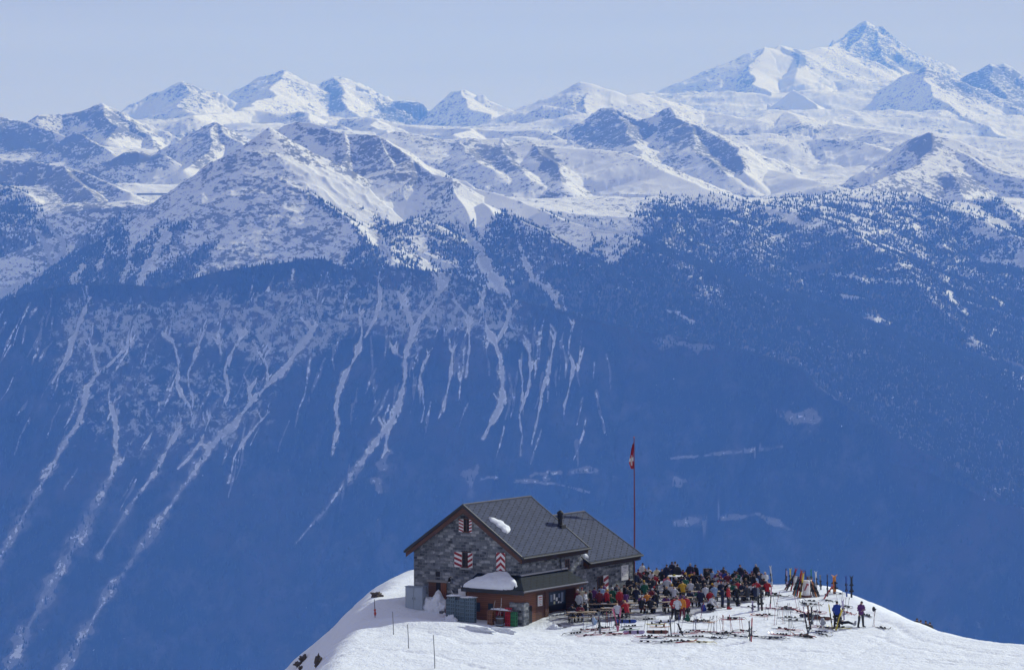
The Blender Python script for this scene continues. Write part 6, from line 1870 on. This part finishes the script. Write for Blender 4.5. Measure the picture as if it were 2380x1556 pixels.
MB().tube([(0, 0, 0), (0, 0, .718)], .03, 8).build('stand', M_WHITE, sp)
for a in range(3):
    MB().tube([(0, 0, .28), (.36 * math.cos(a * 2.1), .36 * math.sin(a * 2.1), 0)], .016, 6).build('leg', M_EDGE, sp)
def make_bag():
    t = empty('backpack', (0, 0, 0))
    b = MB(); b.tube([(0, 0, 0), (0, 0, .1), (0, 0, .32), (0, 0, .44), (0, .02, .48)], [.14, .17, .16, .12, .05], 10, flat=.75); b.build('pack', None, t, smooth=True)
    b = MB(); b.tube([(0, -.11, .06), (0, -.14, .15), (0, -.11, .26)], [.07, .1, .06], 8); b.build('pocket', None, t, smooth=True)
    for s in (-1, 1):
        MB().tube([(s * .08, .1, .42), (s * .1, .18, .3), (s * .09, .1, .06)], .018, 6).build('strap', M_EDGE, t)
    return t
bg0 = make_bag(); fb0 = True
for (px_, py_, c, lab) in [(1634, 1420, 'blue', 'bright blue bag on the snow before the crouching white jacket'), (1382, 1450, 'pale blue', 'pale blue backpack under the front table by the kiosk'), (1333, 1436, 'yellow', 'yellow backpack on the ground by the kiosk counter'), (1913, 1452, 'pale grey', 'pale grey bag on the snow left of the blue vest'),
                           (1600, 1443, 'green', 'dark green backpack at the feet of the red trio'), (1560, 1377, 'red', 'red backpack beside the round white table'), (1716, 1408, 'black', 'black backpack by the right hand tables'), (1520, 1424, 'navy', 'navy backpack at the near edge of the tables'), (1763, 1362, 'black', 'black bag heaped at the right end of the tables')]:
    t = bg0 if fb0 else copy_tree(bg0); fb0 = False
    q = onto(px_, py_); t.location = q; t.rotation_euler = (random.uniform(-.2, .2), random.uniform(-.2, .2), random.uniform(0, 6)); t.scale = (1.15,) * 3
    tag(t, lab, 'backpack', 'bags on the snow')
    for ch in t.children:
        if ch.name.split('.')[0] in ('pack', 'pocket'):
            if not ch.material_slots: ch.data.materials.append(None)
            slot(ch, cloth(c))
tr0 = MB()
tr0.box(-.2, .2, -.14, .14, 0, .015); tr0.box(-.2, .2, -.14, -.125, .016, .04); tr0.box(-.2, .2, .125, .14, .016, .04)
tr_mesh = tr0.build('tray', M_WHITE); ftr = True
for (p, rz, rn, k_) in tabs:
    if random.random() < .62:
        t = tr_mesh if ftr else tr_mesh.copy()
        if not ftr: COL.objects.link(t)
        ftr = False
        q = p + Matrix.Rotation(rz, 3, 'Z') @ Vector((random.uniform(-.7, .7), random.uniform(-.1, .1), .762))
        t.location = q; t.rotation_euler = (0, 0, rz)
        tag(t, 'white serving tray, %s row, on the %s table from the hut' % (rn, ORD[k_]), 'tray', 'trays on the tables')
gl = MB(); gl.tube([(0, 0, 0), (0, 0, .2), (0, 0, .26)], [.05, .05, .03], 8); g0 = gl.build('glass', paint((.45, .5, .52), .15), smooth=True)
for i in range(16):
    g_ = g0 if i == 0 else g0.copy()
    if i: COL.objects.link(g_)
    put(g_, AX1 + .2 + .24 * (i % 2) + random.uniform(-.04, .04), 1.6 + i * .26, -.198)
    tag(g_, 'clear glass in the row along the kiosk serving counter', 'glass', 'glasses on the kiosk counter')
# ------------------------------------------------------------------ skis, boards, poles
SKC = {'red': (.40, .02, .03), 'black': (.012, .012, .016), 'navy': (.012, .02, .08), 'white': (.62, .62, .66), 'yellow': (.62, .50, .06), 'orange': (.55, .20, .03), 'pink': (.52, .14, .24), 'blue': (.02, .07, .32), 'grey': (.16, .18, .21), 'brown': (.16, .06, .03), 'purple': (.12, .05, .22), 'lavender': (.40, .34, .52), 'green': (.03, .2, .07), 'turquoise': (.03, .22, .30)}
def ski_mesh(L=1.86, w=.088, n=16):
    b = MB()
    vs = []
    for i in range(n + 1):
        t = i / n
        x = (t - .5) * L
        hw = w / 2 * (1.0 - .14 * math.sin(math.pi * t)) * (1 if t < .9 else max(.12, math.sqrt(max(0, 1 - ((t - .9) / .1) ** 2))))
        z = .012 + (0 if t < .86 else .16 * ((t - .86) / .14) ** 2) + (.02 * ((.06 - t) / .06) ** 2 if t < .06 else 0) + .010 * math.sin(math.pi * t)
        vs += [(x, -hw, z), (x, hw, z), (x, hw, z + .02), (x, -hw, z + .02)]
    fs = []
    for i in range(n):
        for k in range(4):
            fs.append((i * 4 + k, i * 4 + (k + 1) % 4, i * 4 + 4 + (k + 1) % 4, i * 4 + 4 + k))
    fs += [(3, 2, 1, 0), (n * 4, n * 4 + 1, n * 4 + 2, n * 4 + 3)]
    b.add(vs, fs)
    return b
def binding_mesh():
    b = MB()
    b.box(-.34, -.10, -.04, .04, .043, .06); b.box(-.36, -.22, -.042, .042, .061, .15); b.box(.10, .30, -.04, .04, .043, .065); b.box(.12, .22, -.042, .042, .066, .13); b.box(-.098, .098, -.03, .03, .0435, .05)
    return b
sk_o = ski_mesh().build('ski', paint((.3, .3, .3), .35)); bd_o = binding_mesh().build('binding', M_DARK)
SKM, BDM = sk_o.data, bd_o.data
bpy.data.objects.remove(sk_o); bpy.data.objects.remove(bd_o)
def ski(name, parent, colr, M):
    o = bpy.data.objects.new(name, SKM); COL.objects.link(o); o.parent = parent; o.matrix_local = M
    slot(o, paint(SKC[colr], .35, .25, 3.0))
    b = bpy.data.objects.new('binding', BDM); COL.objects.link(b); b.parent = o
    return o
REC = []
def lying(px, py, head, colr, zone):
    q = onto(px, py)
    root = empty('ski_pair', q, head)
    # lie on the local fall of the ground
    dx = Vector((math.cos(head), math.sin(head), 0)); h = .7
    sl_ = (gz(q.x + dx.x * h, q.y + dx.y * h) - gz(q.x - dx.x * h, q.y - dx.y * h)) / (2 * h)
    root.rotation_euler = (0, -math.atan(sl_), head)
    root.location.z += .03
    ski('ski', root, colr, Matrix.Translation((0, .07, 0)) @ Matrix.Rotation(random.uniform(-.05, .09), 4, 'Z'))
    flip = random.random() < .45
    ski('ski', root, colr, Matrix.Translation((random.uniform(-.25, .25), -.08, .16 if flip else 0)) @ Matrix.Rotation(random.uniform(-.3, .12), 4, 'Z') @ Matrix.Rotation(math.pi if flip else 0, 4, 'X'))
    tag(root, None, 'skis', 'skis lying on the snow'); REC.append((root, '%s skis lying' % colr, zone))
def upright(px, y0, y1, colr, zone, px1=None, pair=True, wide=1.0):
    """stuck in the snow: foot at (px, y0), tip at (px1, y1)"""
    q = onto(px, y0)
    tip = at(px1 if px1 is not None else px, y1, q.y + random.uniform(-.1, .25))
    d = (tip - q)
    L = d.length + .15
    root = empty('ski_pair' if pair else 'ski', q)
    rot = Vector((1, 0, 0)).rotation_difference(d.normalized()).to_matrix().to_4x4()
    spin = Matrix.Rotation(random.uniform(-.9, .9) + math.pi / 2, 4, 'X')
    S = Matrix.Diagonal((L / 1.86, wide, wide, 1))
    base = Matrix.Translation(-d.normalized() * .15) @ rot @ spin @ Matrix.Translation((L / 2, 0, 0)) @ S
    ski('ski', root, colr, base)
    if pair:
        ski('ski', root, colr, Matrix.Translation(-d.normalized() * .15) @ rot @ spin @ Matrix.Translation((L / 2, 0, -.008)) @ Matrix.Rotation(math.pi, 4, 'X') @ S)
    tag(root, None, 'skis', 'skis standing in the snow'); REC.append((root, '%s skis %s' % (colr, 'leaning' if 'leaning' in zone else 'standing upright'), zone))

Z1, Z2, Z3, Z4, Z5, Z6 = 'before the kiosk', 'below the front tables', 'on the middle slope', 'near the blue vest', 'by the white pillar', 'along the right crest'
for (px_, py_, colr, z) in [(1339, 1473, 'black', Z1), (1360, 1465, 'grey', Z1), (1372, 1478, 'red', Z1), (1381, 1466, 'red', Z1), (1403, 1460, 'black', Z1), (1411, 1473, 'brown', Z1), (1435, 1476, 'red', Z1), (1457, 1464, 'green', Z1), (1461, 1457, 'navy', Z1),
        (1496, 1493, 'purple', Z2), (1498, 1480, 'red', Z2), (1520, 1484, 'navy', Z2), (1566, 1480, 'brown', Z2), (1590, 1472, 'red', Z2), (1555, 1494, 'black', Z2), (1596, 1492, 'red', Z2), (1631, 1494, 'yellow', Z2), (1617, 1481, 'black', Z2), (1645, 1471, 'red', Z2), (1506, 1441, 'grey', Z2), (1631, 1443, 'black', Z2), (1622, 1446, 'white', Z2), (1640, 1446, 'orange', Z2), (1610, 1468, 'grey', Z2), (1574, 1490, 'grey', Z2),
        (1744, 1412, 'purple', Z3), (1701, 1438, 'navy', Z3), (1697, 1440, 'red', Z3), (1766, 1432, 'red', Z3), (1772, 1430, 'black', Z3), (1790, 1416, 'pink', Z3), (1698, 1471, 'red', Z3), (1692, 1474, 'grey', Z3), (1716, 1481, 'black', Z3), (1754, 1481, 'navy', Z3), (1667, 1484, 'navy', Z3), (1672, 1476, 'black', Z3), (1730, 1468, 'black', Z3), (1806, 1484, 'black', Z3), (1797, 1485, 'navy', Z3), (1813, 1476, 'red', Z3), (1818, 1462, 'grey', Z3), (1835, 1466, 'red', Z3),
        (1829, 1416, 'black', Z4), (1833, 1414, 'brown', Z4), (1823, 1418, 'navy', Z4), (1840, 1417, 'red', Z4), (1844, 1443, 'black', Z4), (1842, 1437, 'grey', Z4), (1867, 1477, 'red', Z4), (1880, 1481, 'brown', Z4), (1866, 1481, 'black', Z4), (1912, 1470, 'navy', Z4), (1914, 1477, 'black', Z4), (1909, 1459, 'red', Z4), (1890, 1406, 'black', Z4), (1868, 1404, 'grey', Z4), (1885, 1398, 'navy', Z4), (1862, 1424, 'red', Z4), (1925, 1440, 'brown', Z4), (1898, 1424, 'red', Z4), (1930, 1462, 'grey', Z4), (1950, 1460, 'yellow', Z4),
        (1972, 1426, 'red', Z6), (1968, 1412, 'navy', Z6), (2013, 1431, 'black', Z6), (2051, 1461, 'black', Z6), (1947, 1381, 'navy', Z6), (1925, 1398, 'black', Z6), (1798, 1381, 'grey', Z5), (1808, 1385, 'black', Z5)]:
    lean = {Z1: .12, Z2: .12, Z3: -.25, Z4: -.55, Z5: -.6, Z6: -.6}[z]
    lying(px_, py_, lean * 1.6 + random.uniform(-.5, .5) + (math.pi if random.random() < .5 else 0), colr, z)
for (x0, y0, x1, y1, colr, z, wd) in [(1795, 1363, 1790, 1313, 'white', Z5, 1), (1790, 1414, 1793, 1363, 'pink', Z3, 1), (1826, 1357, 1827, 1319, 'navy', Z5, 1), (1829, 1358, 1828.5, 1325, 'lavender', Z5, 1), (1836, 1362, 1837, 1319, 'yellow', Z5, 1.1), (1898, 1368, 1896, 1326, 'white', Z5, 1.2), (1886, 1365, 1885, 1321, 'green', Z5, .8), (1908, 1370, 1906, 1334, 'grey', Z5, 1.1),
        (1923, 1381, 1923, 1333, 'navy', Z6, 1), (1940, 1379, 1939, 1334, 'orange', Z6, 2.2), (1968, 1386, 1966, 1336, 'blue', Z6, 1.1), (1979, 1388, 1979, 1336, 'black', Z6, 1.3), (1915, 1391, 1937, 1358, 'red', Z6, 1),
        (1749, 1420, 1749, 1394, 'lavender', Z3, 1), (1763, 1418, 1762, 1364, 'grey', Z3, 1.6), (1771, 1418, 1768, 1362, 'black', Z3, 1.4),
        (1436, 1466, 1443, 1412, 'pink', Z1, 1.1), (1436, 1466, 1424, 1411, 'pink', Z1, 1), (1395, 1471, 1391, 1420, 'grey', Z1, 1.3), (1560, 1476, 1557, 1430, 'navy', Z2, 1), (1587, 1476, 1575, 1446, 'black', Z2, 1), (1746, 1490, 1748, 1434, 'red', Z3, 1), (1743, 1488, 1741, 1440, 'grey', Z3, .9),
        (1878, 1472, 1869, 1422, 'navy', Z4, 1), (1878, 1472, 1892, 1424, 'grey', Z4, 1), (1882, 1452, 1877, 1403, 'brown', Z4, 1), (1888, 1450, 1886, 1405, 'black', Z4, 1),
        (1935, 1462, 1926, 1402, 'yellow', Z4, 1), (1943, 1464, 1958, 1412, 'yellow', Z4, 1.1), (1949, 1458, 1960, 1420, 'white', Z4, 1), (1962, 1440, 1958, 1392, 'lavender', Z6, 1)]:
    upright(x0, y0, y1, colr, z, px1=x1, wide=wd)
# white pillar ringed with skis
pq = onto(1874, 1387)
pil = empty('pillar', pq, 0, 'white tapered pillar with a red mark and brown foot, ringed by skis', 'pillar')
MB().tube([(0, 0, .16), (0, 0, .5), (0, 0, 1.25), (0, 0, 1.32)], [.33, .30, .27, .23], 14).build('shaft', M_WHITE, pil, smooth=False)
MB().tube([(0, 0, -.2), (0, 0, .159)], [.40, .39], 14).build('foot', paint((.13, .05, .03), .8), pil)
b = MB(); b.prism([(-.22, .55), (-.12, .55), (.06, .98), (.14, .90), (.16, 1.06), (-.06, 1.10), (-.02, 1.0)], -.385, -.345, axis='y'); b.build('red_mark', M_RED, pil)
pq2 = onto(1851, 1372)
wb = empty('bin', pq2, 0, 'white bin half hidden behind the leaning skis', 'bin')
MB().tube([(0, 0, 0), (0, 0, 1.05)], [.22, .25], 12).build('drum', M_WHITE, wb); MB().tube([(0, 0, 1.052), (0, 0, 1.12)], [.27, .22], 12).build('lid', paint((.5, .52, .56), .5), wb)
for i, (x0, y0, x1, y1, colr) in enumerate([(1824, 1370, 1846, 1335, 'brown'), (1828, 1372, 1849, 1328, 'black'), (1838, 1372, 1851, 1318, 'red'), (1845, 1383, 1862, 1330, 'orange'), (1848, 1385, 1864, 1322, 'turquoise'), (1852, 1386, 1864, 1321, 'red'), (1857, 1388, 1867, 1327, 'orange'), (1843, 1381, 1857, 1336, 'navy'), (1886, 1386, 1876, 1338, 'brown'),
        (1893, 1387, 1880, 1336, 'grey'), (1898, 1387, 1884, 1342, 'orange'), (1902, 1386, 1887, 1348, 'black'), (1905, 1385, 1890, 1350, 'grey'), (1881, 1384, 1870, 1323, 'blue'), (1860, 1389, 1868, 1332, 'yellow'), (1890, 1384, 1879, 1345, 'navy'), (1896, 1385, 1886, 1352, 'red')]):
    upright(x0, y0, y1, colr, 'leaning on the white pillar', px1=x1, wide=1.1)
# snowboards
def board_mesh():
    b = MB(); n = 14; L = 1.5; w = .27
    vs = []
    for i in range(n + 1):
        t = i / n; x = (t - .5) * L
        e = min(t, 1 - t)
        hw = w / 2 * (1 if e > .12 else math.sqrt(max(.02, 1 - ((.12 - e) / .12) ** 2))) * (1 - .1 * math.sin(math.pi * t))
        z = .01 + (.07 * ((.13 - e) / .13) ** 2 if e < .13 else 0)
        vs += [(x, -hw, z), (x, hw, z), (x, hw, z + .015), (x, -hw, z + .015)]
    fs = []
    for i in range(n):
        for k in range(4):
            fs.append((i * 4 + k, i * 4 + (k + 1) % 4, i * 4 + 4 + (k + 1) % 4, i * 4 + 4 + k))
    fs += [(3, 2, 1, 0), (n * 4, n * 4 + 1, n * 4 + 2, n * 4 + 3)]
    return b.add(vs, fs)
bm_o = board_mesh().build('snowboard', paint((.3, .3, .3), .35)); BOM = bm_o.data; bpy.data.objects.remove(bm_o)
b = MB(); b.box(-.06, .06, -.11, .11, .027, .06); b.box(-.05, .05, .06, .10, .061, .16); b.box(-.055, .055, -.1, -.06, .061, .10)
bb = b.build('strap_binding', M_DARK); BBM = bb.data; bpy.data.objects.remove(bb)
for (px_, py_, colr, edge, lab) in [(1454.5, 1448, 'blue', True, 'bright blue snowboard resting on its edge behind the pink skis'), (1528, 1472, 'brown', True, 'dark maroon snowboard on its edge below the front tables'), (1473, 1473, 'lavender', True, 'pale lavender snowboard on its edge before the kiosk'), (1534, 1457, 'orange', False, 'orange and dark snowboard lying flat on the snow'), (1524, 1451, 'yellow', False, 'pale yellow snowboard lying flat behind the orange one'),
                                     (1545, 1446, 'navy', False, 'navy snowboard lying flat behind the yellow one'), (1882, 1435, 'black', True, 'black snowboard on its edge left of the blue vest'), (1908, 1440, 'brown', True, 'brown snowboard on its edge beside the black one')]:
    q = onto(px_, py_)
    o = bpy.data.objects.new('snowboard', BOM); COL.objects.link(o); slot(o, paint(SKC[colr], .3, .3, 2.0))
    o.location = q + Vector((0, 0, .13 if edge else .04)); o.rotation_euler = (1.15 if edge else 0, 0, (.08 if px_ < 1700 else -.35) + random.uniform(-.1, .1)); o.scale = (1.05, 1.05, 1.05)
    for s in (-.26, .26):
        c = bpy.data.objects.new('strap_binding', BBM); COL.objects.link(c); c.parent = o; c.location = (s, 0, 0)
    tag(o, lab, 'snowboard', 'snowboards on the snow')
# poles stuck in the snow
def pole_mesh():
    b = MB(); b.tube([(0, 0, -.12), (0, 0, .06), (0, 0, 1.05)], [.008, .013, .014], 6); b.tube([(0, 0, .04), (0, 0, .055)], .05, 8); b.tube([(0, 0, 1.02), (0, 0, 1.17)], [.022, .027], 6)
    return b
pm = pole_mesh().build('pole', paint((.2, .2, .22), .4)); PLM = pm.data; bpy.data.objects.remove(pm)
pn = 0
for (px_, py_, z) in [(1378, 1466, Z1), (1388, 1470, Z1), (1417, 1464, Z1), (1411, 1458, Z1), (1424, 1462, Z1), (1359, 1464, Z1), (1447, 1458, Z1), (1500, 1470, Z2), (1572, 1470, Z2), (1580, 1466, Z2), (1613, 1462, Z2), (1630, 1436, Z2), (1618, 1470, Z2), (1664, 1468, Z3), (1680, 1466, Z3), (1679, 1478, Z3), (1725, 1470, Z3), (1700, 1466, Z3), (1780, 1440, Z3), (1803, 1452, Z3), (1812, 1436, Z3), (1803, 1410, Z3), (1830, 1436, Z4), (1856, 1420, Z4), (1870, 1446, Z4), (1894, 1452, Z4), (1905, 1436, Z4), (1966, 1424, Z4), (1842, 1458, Z4), (1822, 1448, Z4), (2030, 1455, Z6), (1952, 1410, Z6), (1835, 1476, Z3), (1660, 1484, Z3), (1648, 1468, Z2), (1550, 1486, Z2)]:
    q = onto(px_, py_)
    root = empty('ski_poles', q)
    for s in (-1, 1):
        o = bpy.data.objects.new('pole', PLM); COL.objects.link(o); o.parent = root
        o.location = (s * random.uniform(.03, .14), random.uniform(-.06, .06), 0); o.rotation_euler = (random.uniform(-.22, .22), random.uniform(-.22, .22), 0)
        slot(o, paint(random.choice([(.05, .05, .06), (.25, .25, .28), (.3, .04, .06), (.05, .06, .2), (.4, .38, .4)]), .4))
    tag(root, None, 'ski poles', 'ski poles stuck in the snow'); REC.append((root, 'ski poles stuck in snow', z))
glv = MB(); ball(glv, (0, 0, .1), (.09, .07, .14)); glv.tube([(.06, 0, .04), (.13, 0, .12)], [.035, .03], 6)
q = onto(2030, 1455); o = glv.build('glove', paint((.02, .02, .025), .8), smooth=True); o.location = q + Vector((.02, 0, 1.12)); o.scale = (1.3,) * 3
tag(o, 'dark glove hung over the ski poles furthest to the right', 'glove')
def ski_labels():
    from collections import defaultdict
    G = defaultdict(list)
    for root, base, z in REC:
        G[(base, z)].append(root)
    for (base, z), L in G.items():
        L.sort(key=lambda o: o.location.x / o.location.y)
        for i, o in enumerate(L):
            z2 = z.replace('leaning ', '')
            o['label'] = ('%s %s' % (base, z2)) if len(L) == 1 else '%s %s, %s of %d from the left' % (base, z2, ORD[i], len(L))
ski_labels()
